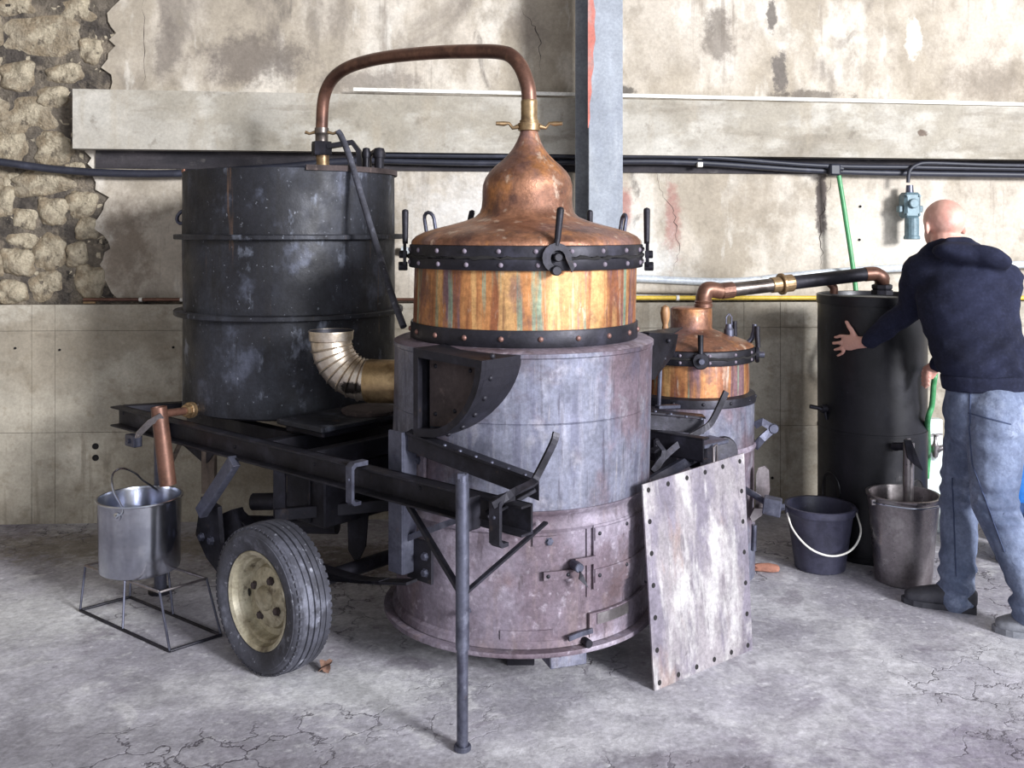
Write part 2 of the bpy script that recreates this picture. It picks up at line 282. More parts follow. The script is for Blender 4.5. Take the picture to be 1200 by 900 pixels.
    def build(s, name, mat, parent=None, label=None, base=None):
        bs = V(parent['_b']) if parent is not None else (V(base) if base is not None else V((0, 0, 0)))
        me = s.mesh(name, bs); o = bpy.data.objects.new(name, me); COL.objects.link(o)
        me.materials.append(MATS[mat]); o['_b'] = tuple(bs)
        if parent is not None: o.parent = parent
        else: o.location = bs
        if label: o['label'] = label
        return o
def thing(name, label, cat, base, group=None):
    o = bpy.data.objects.new(name, None); COL.objects.link(o); o.location = base; o['_b'] = tuple(base)
    o['label'] = label; o['category'] = cat; o.empty_display_size = .1
    if group: o['group'] = group
    return o
def tag(o, label, cat, group=None):
    o['label'] = label; o['category'] = cat
    if group: o['group'] = group
    return o
def struct(o): o['kind'] = 'structure'; return o
def piece(name, me, mat, parent, pos, normal=(0, 0, 1), spin=0):     # a shared-mesh piece placed on its thing
    o = bpy.data.objects.new(name, me); COL.objects.link(o)
    if not me.materials: me.materials.append(MATS[mat])
    o.parent = parent; o.location = V(pos)-V(parent['_b'])
    o.rotation_euler = (V(normal).to_track_quat('Z', 'Y') @ Matrix.Rotation(spin, 4, 'Z').to_quaternion()).to_euler()
    return o
def lowpoly(name, prof, n=8):
    return B().lathe((0, 0, 0), prof, n).mesh(name, V((0, 0, 0)))
RIV = {}
def rivet_mesh(r, mat):
    k = (round(r, 4), mat)
    if k not in RIV: RIV[k] = lowpoly('rivet', [(r, -.002), (r*.95, r*.3), (r*.6, r*.65), (0, r*.8)], 8)
    return RIV[k]
BLT = {}
def bolt_mesh(r, mat):
    k = (round(r, 4), mat)
    if k not in BLT:
        BLT[k] = B().lathe((0, 0, 0), [(r*1.3, -.002), (r*1.3, .002), (r, .002), (r, r*.9), (r*.8, r), (0, r)], 6, smooth=False).mesh('bolt', V((0, 0, 0)))
    return BLT[k]
def rivet(parent, pos, nrm, r=.008, mat='black_iron', name='rivet'): return piece(name, rivet_mesh(r, mat), mat, parent, pos, nrm)
def bolt(parent, pos, nrm, r=.01, mat='grey_iron'): return piece('bolt', bolt_mesh(r, mat), mat, parent, pos, nrm)
def arc(fn, a0, a1, n): return [fn(a0+(a1-a0)*i/n) for i in range(n+1)]
def smooth_path(pts, n=8):                      # Catmull-Rom through the points
    pts = [V(p) for p in pts]; out = []
    q = [pts[0]*2-pts[1]]+pts+[pts[-1]*2-pts[-2]]
    for i in range(1, len(q)-2):
        for k in range(n):
            t = k/n; a, b, c, d = q[i-1:i+3]
            out.append(.5*((2*b)+(c-a)*t+(2*a-5*b+4*c-d)*t*t+(3*b-a-3*c+d)*t**3))
    return out+[pts[-1]]

# ------------------------------------------------------------------ the setting
fl = struct(B().box((.5, .9, -.05), 13, 9.6, .1).build('floor', 'floor_concrete')); fl['label'] = 'worn grey concrete floor with stains and cracks'
def wallbox(x0, x1, z0, z1, o0, o1):            # slab along the rear wall between two offsets from its face
    bb = B(); vs = []
    for z in (z0, z1):
        for (x, o_) in ((x0, o0), (x1, o0), (x1, o1), (x0, o1)): vs.append((x, wall_y(x, o_), z))
    bb._add(vs, [(0, 1, 2, 3)[::-1], (4, 5, 6, 7), (0, 1, 5, 4), (1, 2, 6, 5), (2, 3, 7, 6), (3, 0, 4, 7)])
    return bb
ZL = 1.15                                       # top of the concrete plinth
XA, XB = -5.9, 6.8
wb = struct(wallbox(XA, XB, 0, 4.85, -.40, -.078).build('wall_back', 'mortar')); wb['label'] = 'old stone and plaster rear wall above a concrete plinth'
# plaster coat with a ragged left edge, over the stone
def zs(py): return Wp(120, py, -.06).z
edge = [(138, -455), (146, -200), (133, -90), (140, 0), (126, 24), (136, 55), (120, 78), (134, 105), (118, 135), (100, 170), (106, 205), (122, 230), (114, 262), (128, 290), (118, 318), (140, 352)]
random.seed(11); e2 = []
for (x0, y0), (x1, y1) in zip(edge, edge[1:]):
    m_ = max(2, int((y1-y0)/7))
    for k in range(m_): e2.append((x0+(x1-x0)*k/m_+random.uniform(-6, 6), y0+(y1-y0)*k/m_+random.uniform(-1.5, 1.5)))
poly = [Wp(px, py, -.06) for px, py in e2+[edge[-1]]]
XR = XB
poly = [V((p.x, wall_y(p.x, -.06), max(p.z, ZL-.02))) for p in poly]
top = poly[0].z; poly += [V((XR, wall_y(XR, -.06), poly[-1].z)), V((XR, wall_y(XR, -.06), top))]
B().prism(poly, -WN*.04).build('plaster_coat', 'plaster', wb)
stones = [(51, 43, 98, 50), (23, 90, 40, 34), (78, 87, 44, 22), (64, 114, 38, 24), (31, 137, 74, 46), (12, 172, 44, 40), (66, 174, 44, 40), (53, 214, 70, 30), (5, 236, 28, 40), (64, 248, 34, 34), (31, 257, 30, 28), (98, 240, 34, 30),
          (23, 307, 40, 32), (60, 296, 36, 40), (92, 298, 24, 28), (56, 334, 40, 34), (16, 342, 36, 26), (108, 330, 34, 40), (92, 14, 46, 30), (20, 8, 46, 26), (104, 268, 26, 26), (20, 212, 34, 22), (108, 60, 26, 30), (90, 200, 26, 20), (28, 282, 38, 18)]
for _ in range(70):
    stones.append((random.uniform(0, 140), random.uniform(0, 352), random.uniform(9, 20), random.uniform(8, 15)))
sx = -22
while sx > -330:
    yy = -30
    while yy < 350:
        hh = random.uniform(26, 50); stones.append((sx+random.uniform(-6, 6), yy+hh/2, random.uniform(40, 66), hh)); yy += hh+3
    sx -= 56
for row in range(6):
    x = -300
    while x < 130:
        w_ = random.uniform(40, 70); stones.append((x+w_/2, -45-row*44+random.uniform(-4, 4), w_, 40)); x += w_+5
for i, (px, py, ww, hh) in enumerate(stones):
    c = Wp(px, py, -.10); k = c.y/FPX; rx, rz = ww*k/2*1.06, hh*k/2*1.06; ry = (.028+random.random()*.028) if ww > 21 else .022
    bm = bmesh.new(); bmesh.ops.create_icosphere(bm, subdivisions=2 if px < -20 or py < -10 or ww < 21 else 4, radius=1)
    ph = [random.uniform(0, 6) for _ in range(6)]
    for v in bm.verts:
        p = v.co.copy(); e = 3.2
        m = (abs(p.x)**e+abs(p.y)**e+abs(p.z)**e)**(1/e); p = p/m
        f = 1+.10*math.sin(3.1*p.x+ph[0])*math.sin(2.7*p.z+ph[1])+.07*math.sin(6*p.z+ph[2]+2*p.x)+.06*math.sin(9*p.x+ph[3]+p.y*5)*math.sin(7*p.z+ph[4])+random.uniform(-.02, .02)
        v.co = V((p.x*rx*f, p.y*ry*(1+.3*math.sin(4*p.x+ph[4])*math.sin(3*p.z+ph[5])), p.z*rz*f))
    me = bpy.data.meshes.new('stone'); bm.to_mesh(me); bm.free(); me.materials.append(MATS['stone'])
    for p in me.polygons: p.use_smooth = True
    o = bpy.data.objects.new('stone', me); COL.objects.link(o); o.parent = wb; o.location = c; o.rotation_euler = (0, random.uniform(-.12, .12), math.atan(WS))
# cracks in the plaster: fine dark fissures
for pts, r in (([(612, 8), (622, 26), (631, 40), (634, 60), (633, 82)], .006), ([(768, 198), (776, 226), (788, 246), (792, 270), (795, 296), (788, 318)], .004), ([(976, 205), (968, 240), (960, 262), (964, 290), (962, 318)], .007), ([(168, 0), (169, 50), (169, 100)], .003)):
    pp = smooth_path([Wp(a+random.uniform(-1, 1), b_, -.058) for a, b_ in pts], 5)
    pp = [p+V((random.uniform(-.010, .010), .002, random.uniform(-.004, .004))) for p in pp]
    n_ = len(pp); B().tube(pp, [max(.0006, r*.55*math.sin(PI*(i_+.6)/(n_+.2))*random.uniform(.4, 1.2)) for i_ in range(n_)], 5).build('crack', 'crack_dark', wb)
# concrete beam across the wall
bl, br = Wp(85, 104, .06), Wp(1200, 125, .06); bl2, br2 = Wp(85, 174, .06), Wp(1200, 187, .06)
def ext(a, b, x): t = (x-a.x)/(b.x-a.x); return a+(b-a)*t
bt, bb_ = ext(bl, br, XB), ext(bl2, br2, XB)
bm_ = B().prism([bl, bt, bb_, bl2], -WN*.14)
tb = struct(bm_.build('trim_1', 'beam_concrete')); tb['label'] = 'long pale concrete beam running across the rear wall'
# strip under the beam: soot and the beam's shadow, both in its colour
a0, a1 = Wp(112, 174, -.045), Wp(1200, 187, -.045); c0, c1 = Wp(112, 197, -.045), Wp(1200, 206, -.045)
st = struct(B().prism([a0, ext(a0, a1, XB), ext(c0, c1, XB), c0], -WN*.012).build('trim_2', 'soot_strip')); st['label'] = 'dark strip of wall under the concrete beam, soot and shadow in its colour'
# concrete plinth cast in panels
pl = struct(wallbox(XA, XB, 0, ZL-.012, -.2, -.008).build('wall_back_plinth', 'plinth_concrete')); pl['label'] = 'concrete plinth cast in panels along the rear wall'
cols = [XA, -4.9, -3.72, -2.52, -2.40, -1.2, 0, 1.26, 1.46, 2.66, 3.86, 5.06, XB]
rows = [0, .478, 1.012, ZL]
for i in range(len(cols)-1):
    for j in range(3):
        g = .0022; o_ = random.uniform(0, .0025)
        wallbox(cols[i]+g/2, cols[i+1]-g/2, rows[j]+(g if j else 0), rows[j+1], -.02, o_).build('concrete_panel', 'plinth_concrete', pl)
def disc(px, py, r, off, mat, par, nm):
    c = Wp(px, py, off); B().lathe(c, [(0, .001), (r*.7, .001), (r*.75, .004), (r, .004), (r*1.05, 0)], 14, axis=WN).build(nm, mat, par)
for px, py, r in ((112, 523, .016), (112, 536.5, .016), (18, 408, .006), (70, 410, .006), (203, 407, .006), (905, 560, .007), (1008, 242, .007), (1007, 281, .007)):
    disc(px, py, r, .004 if py > 350 else -.059, 'hole_dark', pl if py > 350 else wb, 'tie_hole')
# side walls and roof of the shed, out of frame
o = struct(B().box((-5.95, 1.0, 2.42), .2, 9.4, 4.85).build('wall_left', 'plinth_concrete')); o['label'] = 'concrete side wall of the shed'
o = struct(B().box((-.6, 2.9, 4.9), 10.8, 5.6, .12).build('ceiling', 'ceiling_boards')); o['label'] = 'dull boarded ceiling of the shed'

# ------------------------------------------------------------------ wall fittings
def wtube(name, pts, r, mat, label, cat, n=10, sm=6, parent=None, clips=None):
    pp = smooth_path([Wp(*p) for p in pts], sm)
    if parent: return B().tube(pp, r, n).build(name, mat, parent)
    bs = V(pp[0]); bs.z = min(p.z for p in pp)-r
    if clips:
        t = thing(name, label, cat, bs); B().tube(pp, r, n).build('pipe', mat, t)
        for (px, py, off) in clips: c = Wp(px, py, off); B().lathe(c, [(r, -.008), (r*1.3, -.008), (r*1.3, .008), (r, .008)], 12, axis=WT).bar(c, c-WN*(off+.058), .012, .012).build('clip', 'white_paint', t)
        return t
    return tag(B().tube(pp, r, n).build(name, mat, base=bs), label, cat)
# I-section column
pc = Wp(701.5, 300, .30); pk = pc.y/FPX; ph_ = 51*pk/2
post = thing('steel_column', 'grey painted steel column standing in front of the concrete beam', 'column', (pc.x, pc.y, 0))
B().box((pc.x+.0255, pc.y-.11+.006, 2.42), 2*ph_-.051, .012, 4.84, .003).build('front_flange', 'post_paint', post)
B().box((pc.x+.0, pc.y-.0, 2.42), .010, .20, 4.84, .002).build('web', 'post_paint', post)
B().box((pc.x+ph_-.004, pc.y-.05, 2.42), .008, .11, 4.84, .002).build('flange_lip', 'post_paint', post)
B().box((pc.x, pc.y+.10, 2.42), 2*ph_+.004, .012, 4.84, .003).build('rear_flange', 'post_paint', post)
B().box((pc.x, pc.y, .008), .34, .32, .016, .003).build('base_plate', 'post_paint', post)
pb = P(690, 60, pc.y-.115)
pts = [(689, -60), (696, -60), (695.5, 0), (698, 14), (696.5, 30), (698, 46), (695, 62), (696, 78), (693, 92), (693.5, 108), (691, 122), (691.5, 138), (689.6, 150), (689, 150)]
B().prism([P(a, b_, pc.y-.1165) for a, b_ in pts], (0, .002, 0)).build('primer_patch', 'red_primer', post)
# white conduit on top of the beam
c0, c1 = Wp(414, 105, .02), Wp(1200, 122.5, .02); c1 = ext(c0, c1, XB-.1)
bs = (c0.x, c0.y, c0.z-.01)
tag(B().bar(c0, c1, .026, .020, WN).build('cable_conduit', 'white_paint', base=bs), 'thin white cable conduit running along the top of the concrete beam', 'conduit')
# cables
wtube('cable', [(-60, 186, .04), (0, 190, .03), (60, 198, .0), (130, 203, 0), (220, 203, 0), (330, 196, 0), (380, 191, 0), (418, 188.5, 0)], .021, 'cable', 'thick black cable drooping from the stone wall to behind the tank', 'cable')
wtube('cable', [(430, 188, .0), (560, 191, 0), (680, 190, 0), (800, 190, 0), (960, 200, 0), (1060, 203, 0), (1200, 205, 0), (1330, 208, 0)], .017, 'cable', 'lower black cable running under the concrete beam to the right', 'cable')
wtube('cable', [(450, 182, .03), (560, 183, .03), (680, 183, .03), (820, 184, .03), (960, 194, .03), (1075, 196, .03), (1200, 198, .03), (1330, 200, .03)], .012, 'cable', 'upper thin black cable clipped just under the concrete beam', 'cable')
wtube('cable', [(1064, 214, .06), (1066, 200, .06), (1075, 193, .06), (1090, 191, .06), (1150, 193, .06), (1200, 194, .06), (1330, 196, .06)], .010, 'cable', 'short black cable feeding the blue-grey socket box', 'cable')
for px, py, lb in ((820, 184, 'upper'), (820, 193, 'lower')):
    tag(B().bar(Wp(px-3, py, .02), Wp(px+3, py, .02), .03, .026).build('cable_clip', 'white_paint', base=Wp(px, py, .02)), 'small white clip on the %s black cable beside the steel column' % lb, 'clip', 'white cable clips')
jb = Wp(977, 199, .03)
tag(B().obox(jb, WT*.03, WN*.03, (0, 0, .032), .01).tube([jb+V((-.04, 0, .02)), jb+V((.05, 0, .005))], .014).build('cable_knot', 'cable', base=jb), 'lump of black tape binding the cables above the green hose', 'tape')
# socket box
c = Wp(1066, 245, .03); k = c.y/FPX
sb = thing('socket_box', 'blue-grey industrial socket box mounted on the wall above the man', 'socket box', (c.x, c.y, c.z-.17))
B().obox(c+V((0, 0, .02)), WT*.045, WN*.045, (0, 0, .07), .014).build('body', 'blue_grey_box', sb)
B().cyl(c+V((0, -.03, -.10)), (0, 0, 1), .038, .11, 18, .006).build('socket', 'blue_grey_box', sb)
B().cyl(c+V((0, -.03, -.155)), (0, 0, 1), .043, .02, 18, .004).build('cap', 'blue_grey_box', sb)
B().cyl(c+V((0, -.05, .03)), WN, .026, .03, 14, .004).build('cover_boss', 'blue_grey_box', sb)
B().tube([c+V((0, 0, .08)), c+V((0, 0, .13))], [.022, .018], 12).build('cable_gland', 'grey_iron', sb)
for sx_ in (-1, 1):
    B().obox(c+WT*sx_*.055+V((0, 0, .0)), WT*.012, WN*.02, (0, 0, .018), .004).build('hinge_lug', 'blue_grey_box', sb)
    for zz in (-.03, .07): bolt(sb, c+WT*sx_*.034+WN*.046+V((0, 0, zz)), WN, .006, 'blue_grey_box')
# green hose
hp = [Wp(983, 206, .05), Wp(990, 250, .07), Wp(999, 310, .10), Wp(1004, 350, .12), P(1012, 420, 5.08), P(1050, 450, 5.06), P(1085, 432, 4.98), P(1095, 436, 4.52), P(1094, 452, 4.48), P(1092, 475, 4.5), P(1087, 495, 4.55), P(1088, 530, 4.95), P(1086, 560, 5.0)]
tag(B().tube(smooth_path(hp, 10), .013, 10).build('garden_hose', 'green_hose', base=(hp[0].x, hp[0].y, .3)), 'green garden hose hanging from the cables and held in the hand of the man', 'hose')
# horizontal pipes
wtube('water_pipe', [(470, 293, -.02), (560, 305, -.02), (690, 322, 0), (760, 327, 0), (860, 330, .0), (950, 321, .0), (1060, 314, .0), (1200, 310, .0), (1330, 308, 0)], .021, 'pale_pipe', 'pale grey pipe running along the wall above the yellow pipe', 'pipe', n=12)
wtube('gas_pipe', [(640, 349, .01), (793, 349, .01), (1000, 349, .01), (1330, 349, .01)], .012, 'yellow_paint', 'straight yellow gas pipe running along the wall behind the stills', 'pipe', clips=[(794, 349, .01), (1060, 349, .01)])
wtube('copper_water_pipe', [(98, 351, .0), (160, 351, .0), (230, 351, .0), (480, 351, .0), (560, 351, 0)], .0085, 'copper_pipe', 'thin copper pipe running along the plinth top beside the tank', 'pipe', clips=[(165, 351, 0), (213, 351, 0)])
wtube('thin_water_pipe', [(98, 354.6, .02), (104, 354.6, .02), (112, 354.6, .02)], .007, 'brass', 'short brass pipe end beside the thin copper pipe', 'pipe')
wtube('grey_conduit', [(600, 336, -.03), (700, 337, -.03), (800, 338, -.03), (850, 339, -.03)], .03, 'plaster', 'rough mortared pipe hump on the wall behind the small still', 'pipe')
bk = [P(968, 334, 4.98), P(971, 345, 4.95), P(970, 352, 4.93)]

# ------------------------------------------------------------------ trailer frame coordinates
TH = math.radians(49)
LD = V((-math.sin(TH), math.cos(TH), 0)); WD = V((math.cos(TH), math.sin(TH), 0)); UP = V((0, 0, 1))
A0 = V((-.10, 2.95, 0))
def T(t, w_, z): return A0+LD*t+WD*w_+V((0, 0, z))
ZT, ZB = .745, .655
tr = thing('still_trailer', 'black steel trailer chassis with one cream-rimmed wheel showing and a front prop leg', 'trailer', T(.9, .6, 0))
def channel(t0, t1, w0, sgn=1, ht=ZT-ZB, dp=.05, z0=ZB):   # C section along the trailer, open toward -w when sgn=1
    b = B(); th = .008
    for (z, d0, d1, zz) in ((z0+th/2, 0, dp, th), (z0+ht-th/2, 0, dp, th)):
        b.obox(T((t0+t1)/2, w0+sgn*(d0+d1)/2, z), LD*(t1-t0)/2, WD*(d1-d0)/2, UP*zz/2, .002)
    b.obox(T((t0+t1)/2, w0+sgn*(dp-th/2), z0+ht/2), LD*(t1-t0)/2, WD*th/2, UP*ht/2)
    return b
channel(-.17, 2.28, 0).build('side_rail', 'black_iron', tr)
channel(-.1, 1.15, 1.2, -1).build('side_rail', 'black_iron', tr)
B().bar(T(2.26, .05, ZT-.02), T(1.95, .62, ZT-.02), .05, .04).build('crossmember', 'black_iron', tr)
for t_ in (.93, 1.2):
    B().bar(T(t_, .05, ZB+.04), T(t_, 1.15, ZB+.04), .05, .07).build('crossmember', 'black_iron', tr)
B().bar(T(1.2, 1.1, ZB+.04), T(2.0, .8, ZB+.04), .05, .07).build('crossmember', 'black_iron', tr)
B().bar(T(2.1, .3, ZB+.03), T(1.3, .3, ZB+.03), .05, .06).build('crossmember', 'black_iron', tr)
# tank tray
B().lathe(T(1.75, .6, ZT-.002), [(0, 0), (.44, 0), (.44, .012), (0, .012)], 40).build('tank_tray', 'black_iron', tr)
# C brackets clasping the rail
for t_ in (.555, -.10):
    b = B(); wdt = .05 if t_ > 0 else .075; pr = [(.03, ZT+.004), (.03, ZT+.02), (-.028, ZT+.02), (-.042, ZT+.008), (-.042, ZB-.022), (-.028, ZB-.034), (.0, ZB-.034), (.0, ZB-.022), (-.022, ZB-.022), (-.03, ZB-.014), (-.03, ZT-.002), (-.02, ZT+.006)]
    tt = .03 if t_ > 0 else .04
    n = len(pr); pa = [T(t_-tt/2, a, z) for a, z in pr]
    b.prism(pa, LD*tt).build('rail_bracket', 'grey_iron' if t_ > 0 else 'black_iron', tr)
    rivet(tr, T(t_, -.042, (ZT+ZB)/2+.01), -WD, .006, 'grey_iron', 'bolt')
for t_, z in ((.3, .71), (.85, .70), (1.35, .69), (1.9, .70)): rivet(tr, T(t_, .042, z), -WD, .007)
# prop leg
lt = T(0.015, -.055, 0)
leg = B().tube([lt+V((0, 0, .30)), lt+V((0, 0, ZT+.055))], .0205, 18).build('prop_leg', 'grey_iron', tr)
B().tube([lt+V((0, 0, .012)), lt+V((0, 0, .32))], .017, 18).build('inner_tube', 'grey_iron', leg)
B().cyl(lt+V((0, 0, .008)), UP, .026, .016, 18, .003).build('foot_pad', 'grey_iron', leg)
B().cyl(lt+V((0, 0, ZT+.062)), UP, .019, .03, 14, .003).build('collar', 'grey_iron', leg)
B().box(lt+V((-.004, -.012, ZT+.072)), .022, .012, .018, .002).build('stop_pin', 'grey_iron', leg)
B().obox(T(.015, -.02, .70), LD*.02, WD*.025, UP*.05, .003).build('leg_bracket', 'black_iron', tr)
z_b = .46
B().bar(lt+V((0, 0, z_b)), T(.33, .02, ZB), .018, .018).build('leg_brace', 'black_iron', tr)
B().bar(lt+V((.01, -.005, z_b+.01)), P(640, 612, 3.20), .018, .008, bev=.001).build('leg_brace', 'black_iron', tr)
# post and sub-frame by the still
pa, pz = P(471, 515, 3.42), 0
q = T(.465, .09, 0)
b = B(); b.obox(q+V((0, 0, .625)), LD*.035, WD*.006, UP*.24, .002); b.obox(q+LD*(-.033)+WD*.03+V((0, 0, .625)), LD*.005, WD*.03, UP*.24, .002)
b.build('hanger_post', 'grey_iron', tr)
q2 = T(.40, .14, .43)
B().obox(q2, LD*.06, WD*.006, UP*.07, .002).build('foot_plate', 'black_iron', tr)
for dz in (-.035, .02): bolt(tr, q2-LD*.03-WD*.006+V((0, 0, dz)), -WD, .012)
B().bar(T(.44, .12, .50), T(.16, .14, .63), .02, .03, UP).build('diagonal_brace', 'grey_iron', tr)
# lower side bar of the sub-frame, hung below the rail
B().bar(P(322, 603, 3.70), P(468, 590, 3.80), .03, .045, (0, 1, 0)).build('sub_frame_bar', 'black_iron', tr)
B().bar(P(328, 545, 3.72), P(328, 605, 3.72), .045, .03, (1, 0, 0)).build('sub_frame_upright', 'black_iron', tr)

# axle, suspension
axz = .2585
ax = B().tube([T(.89, -.02, axz), T(.89, 1.22, axz)], .028, 14).build('axle', 'black_iron', tr)

B().bar(T(1.28, -.006, ZB), T(1.50, -.016, .415), .05, .035, LD).build('support_strut', 'grey_iron', tr)
sp_ = [T(.40, .10, .36), T(.65, .10, .31), T(.89, .10, .30), T(1.15, .10, .31), T(1.42, .10, .40)]
for k_ in range(3):
    f_ = 1-k_*.28; c_ = sp_[2]
    B().strip([c_+(p-c_)*f_+V((0, 0, .006-.011*k_)) for p in smooth_path(sp_, 5)], .05, WD, .009).build('leaf_spring', 'black_iron', tr)
B().prism([T(1.44, .02, .44), T(1.56, .02, .46), T(1.60, .02, .30), T(1.52, .02, .22), T(1.44, .02, .18), T(1.42, .02, .30)], WD*.02).build('shackle_plate', 'black_iron', tr)
B().prism([T(1.40, .06, .43), T(1.47, .06, .40), T(1.46, .06, .25), T(1.36, .06, .20), T(1.32, .06, .33)], WD*.05).build('shackle_plate', 'black_iron', tr)
for sp in (1.55, 1.48): bolt(tr, T(sp, .018, .30), -WD, .014)
for (t0, z0, t1, z1) in ((1.1, .36, 1.45, .34), (1.0, .48, 1.4, .44)):
    B().tube([T(t0, .35, z0), T(t1, .16, z1)], .035, 12).build('drag_link', 'black_iron', tr)
B().bar(T(1.24, .1, ZB), T(1.02, .3, .44), .012, .012).build('brace_rod', 'black_iron', tr)
B().bar(T(2.0, .12, .47), T(1.77, .06, .66), .02, .010).build('brace_rod', 'old_wood', tr)
B().bar(T(1.66, .12, ZB), T(1.66, .12, .44), .055, .04).build('wooden_block', 'old_wood', tr)
B().prism([T(1.95, .10, ZB), T(1.55, .10, ZB), T(1.66, .10, .56)], WD*.008).build('gusset_plate', 'black_iron', tr)
B().prism([P(407, 603, 3.85), P(431, 601, 3.80), P(428, 640, 3.81), P(418, 661, 3.83), P(408, 645, 3.85)], WD*.006).build('mud_flap', 'black_iron', tr)
# rear steady post
sp = Pz(188, 694, 0)
rp = B().tube([sp+V((0, 0, .012)), sp+V((0, 0, .735))], .026, 16).build('steady_post', 'grey_iron', tr)
B().lathe(sp, [(0, 0), (.05, 0), (.05, .012), (.03, .02), (0, .02)], 16).build('foot_pad', 'black_iron', rp)
B().obox(T(2.03, -.02, .63), LD*.04, WD*.02, UP*.025, .003).build('post_clamp', 'grey_iron', tr)
bolt(tr, T(2.03, -.04, .63), -WD, .010)
# wheels
def wheel(c, ax_):                 # ax_ points outward
    F = .93; R = .278; W_ = .072
    prof = [(.19, -W_*.78), (.20, -W_*.95), (.23, -W_*1.06), (.255, -W_*.98), (.266, -W_*.86)]
    rib = []
    for k in range(5):
        x0 = -W_*.80+k*W_*.33; rib += [(R-.002*abs(k-2), x0), (R-.002*abs(k-2), x0+W_*.25), (R-.009, x0+W_*.26), (R-.009, x0+W_*.32)]
    rib = rib[:-2]
    prof += rib+[(.266, W_*.86), (.258, W_*.96), (.25, W_*1.02), (.246, W_*1.02), (.244, W_*1.05), (.22, W_*1.06), (.216, W_*1.03), (.195, W_*.97), (.184, W_*.86), (.178, W_*.5), (.178, -W_*.5), (.19, -W_*.78)]
    prof = [(a_*F, b_) for a_, b_ in prof]; R *= F
    ty = B().lathe(c, prof, 72, axis=ax_).build('wheel', 'tyre_rubber', tr, 'worn black tyre on a cream painted steel rim')
    lug = B(); az = V(ax_).normalized(); ux = az.orthogonal().normalized(); uy = az.cross(ux)
    for k in range(64):
        a = 2*PI*k/64
        for sgn in (-1, 1):
            rd = ux*math.cos(a)+uy*math.sin(a); tg = az.cross(rd)
            lug.obox(V(c)+rd*(R-.011)+az*sgn*W_*.86, rd*.0035, tg*.008, az*W_*.06)
    lug.build('tread_lugs', 'tyre_rubber', ty)['kind'] = 'stuff'
    W2 = W_*.80
    rp_ = [(.180, -W2), (.180, W2*.6), (.183, W2*1.05), (.187, W2*1.12), (.183, W2*1.17), (.178, W2*1.05), (.170, W2*.70), (.160, W2*.62), (.154, W2*.30), (.150, W2*.05), (.128, W2*-.02), (.118, W2*.25), (.085, W2*.40), (.062, W2*.52), (.05, W2*.50), (.045, W2*.72), (.035, W2*.85), (0, W2*.88)]
    rp_ = [(a_*F*(.94 if a_ < .18 else .985), b_) for a_, b_ in rp_]
    rim = B().lathe(c, rp_, 56, axis=ax_).build('rim', 'rim_paint', ty)
    for k in range(4):
        a = 2*PI*k/4+.5; rd = ux*math.cos(a)+uy*math.sin(a)
        o_ = piece('wheel_nut', bolt_mesh(.0125, 'ash'), 'ash', ty, V(c)+rd*.072+az*(W2*.44), az)
    for k in range(2):
        a = 2*PI*k/2+2.6; rd = ux*math.cos(a)+uy*math.sin(a); tg = az.cross(rd)
        b = B(); b.lathe(V(c)+rd*.121+az*(W2*.18), [(0, .004), (.012, .004), (.014, 0)], 14, axis=az*.9+rd*.35)
        b.build('rim_slot', 'hole_dark', ty)
    return ty
wheel(T(.89, -.11, axz), -WD)
wheel(T(.89, 1.32, axz), WD)
# fire box between tank and still
fb = thing('black_steel_box', 'black steel box with a flat lid between the tank and the still', 'box', T(1.1, .5, .745))
def tbox(t0, t1, w0, w1, z0, z1, bev=.006): return B().obox(T((t0+t1)/2, (w0+w1)/2, (z0+z1)/2), LD*(t1-t0)/2, WD*(w1-w0)/2, UP*(z1-z0)/2, bev)
tbox(1.0, 1.24, .2, .75, .745, .772).build('body', 'black_iron', fb)
tbox(.97, 1.26, .17, .78, .772, .796).build('lid', 'black_tank', fb)
bx = thing('hanging_ash_box', 'black sheet steel ash box hung under the trailer rail', 'box', T(1.03, .3, .42))
tbox(.94, 1.18, .16, .60, .42, .65).build('body', 'black_iron', bx); tbox(1.02, 1.06, .15, .16, .43, .64, .002).build('rib', 'black_iron', bx)
ds = P(412, 474, 3.92)
tag(B().lathe((T(1.08, .5, 0).x, T(1.08, .5, 0).y, .796), [(0, 0), (.11, 0), (.115, .012), (.10, .02), (.06, .016), (0, .018)], 28).build('round_plate', 'ash', base=T(1.08, .5, .796)), 'rusty round plate lying on the black box lid under the elbow', 'plate')

# ------------------------------------------------------------------ the big copper still
SCx = V((.03, 3.70, 0)); LEAN = .0
st_ = thing('copper_still', 'large copper pot still in a round steel furnace jacket with a domed copper hat', 'still', SCx+V((0, 0, .0)))
def lx(z): return max(0, z-.6)*.026
def SL(prof, n=72, wob=None):
    b = B(); b.lathe(SCx, prof, n, wob=wob)
    for v in b.v: v.x += lx(v.z)
    return b
def angpx(px, R, z=1.0, c=None):
    c = c or SCx; best = None
    for i in range(-900, 901):
        a = i/900*1.45; p = (c.x+(lx(z) if c is SCx else 0)+R*math.sin(a), c.y-R*math.cos(a)); e = abs(600+FPX*p[0]/p[1]-px)
        if best is None or e < best[0]: best = (e, a)
    return best[1]
def onS(a, R, z): return V((SCx.x+lx(z)+R*math.sin(a), SCx.y-R*math.cos(a), z))
def nS(a): return V((math.sin(a), -math.cos(a), 0))
base_fl = SL([(.40, .15), (.508, .15), (.510, .156), (.508, .165), (.40, .165)]).build('base_flange', 'burnt_steel', st_)
SL([(.46, .165), (.478, .168), (.474, .19), (.462, .20)]).build('base_ring', 'burnt_steel', base_fl)
SL([(.440, .165), (.464, .165), (.464, .30), (.463, .50), (.463, .62), (.44, .62)], wob=lambda a, h: .004*math.sin(3*a+h*4)).build('lower_drum', 'burnt_steel', st_)
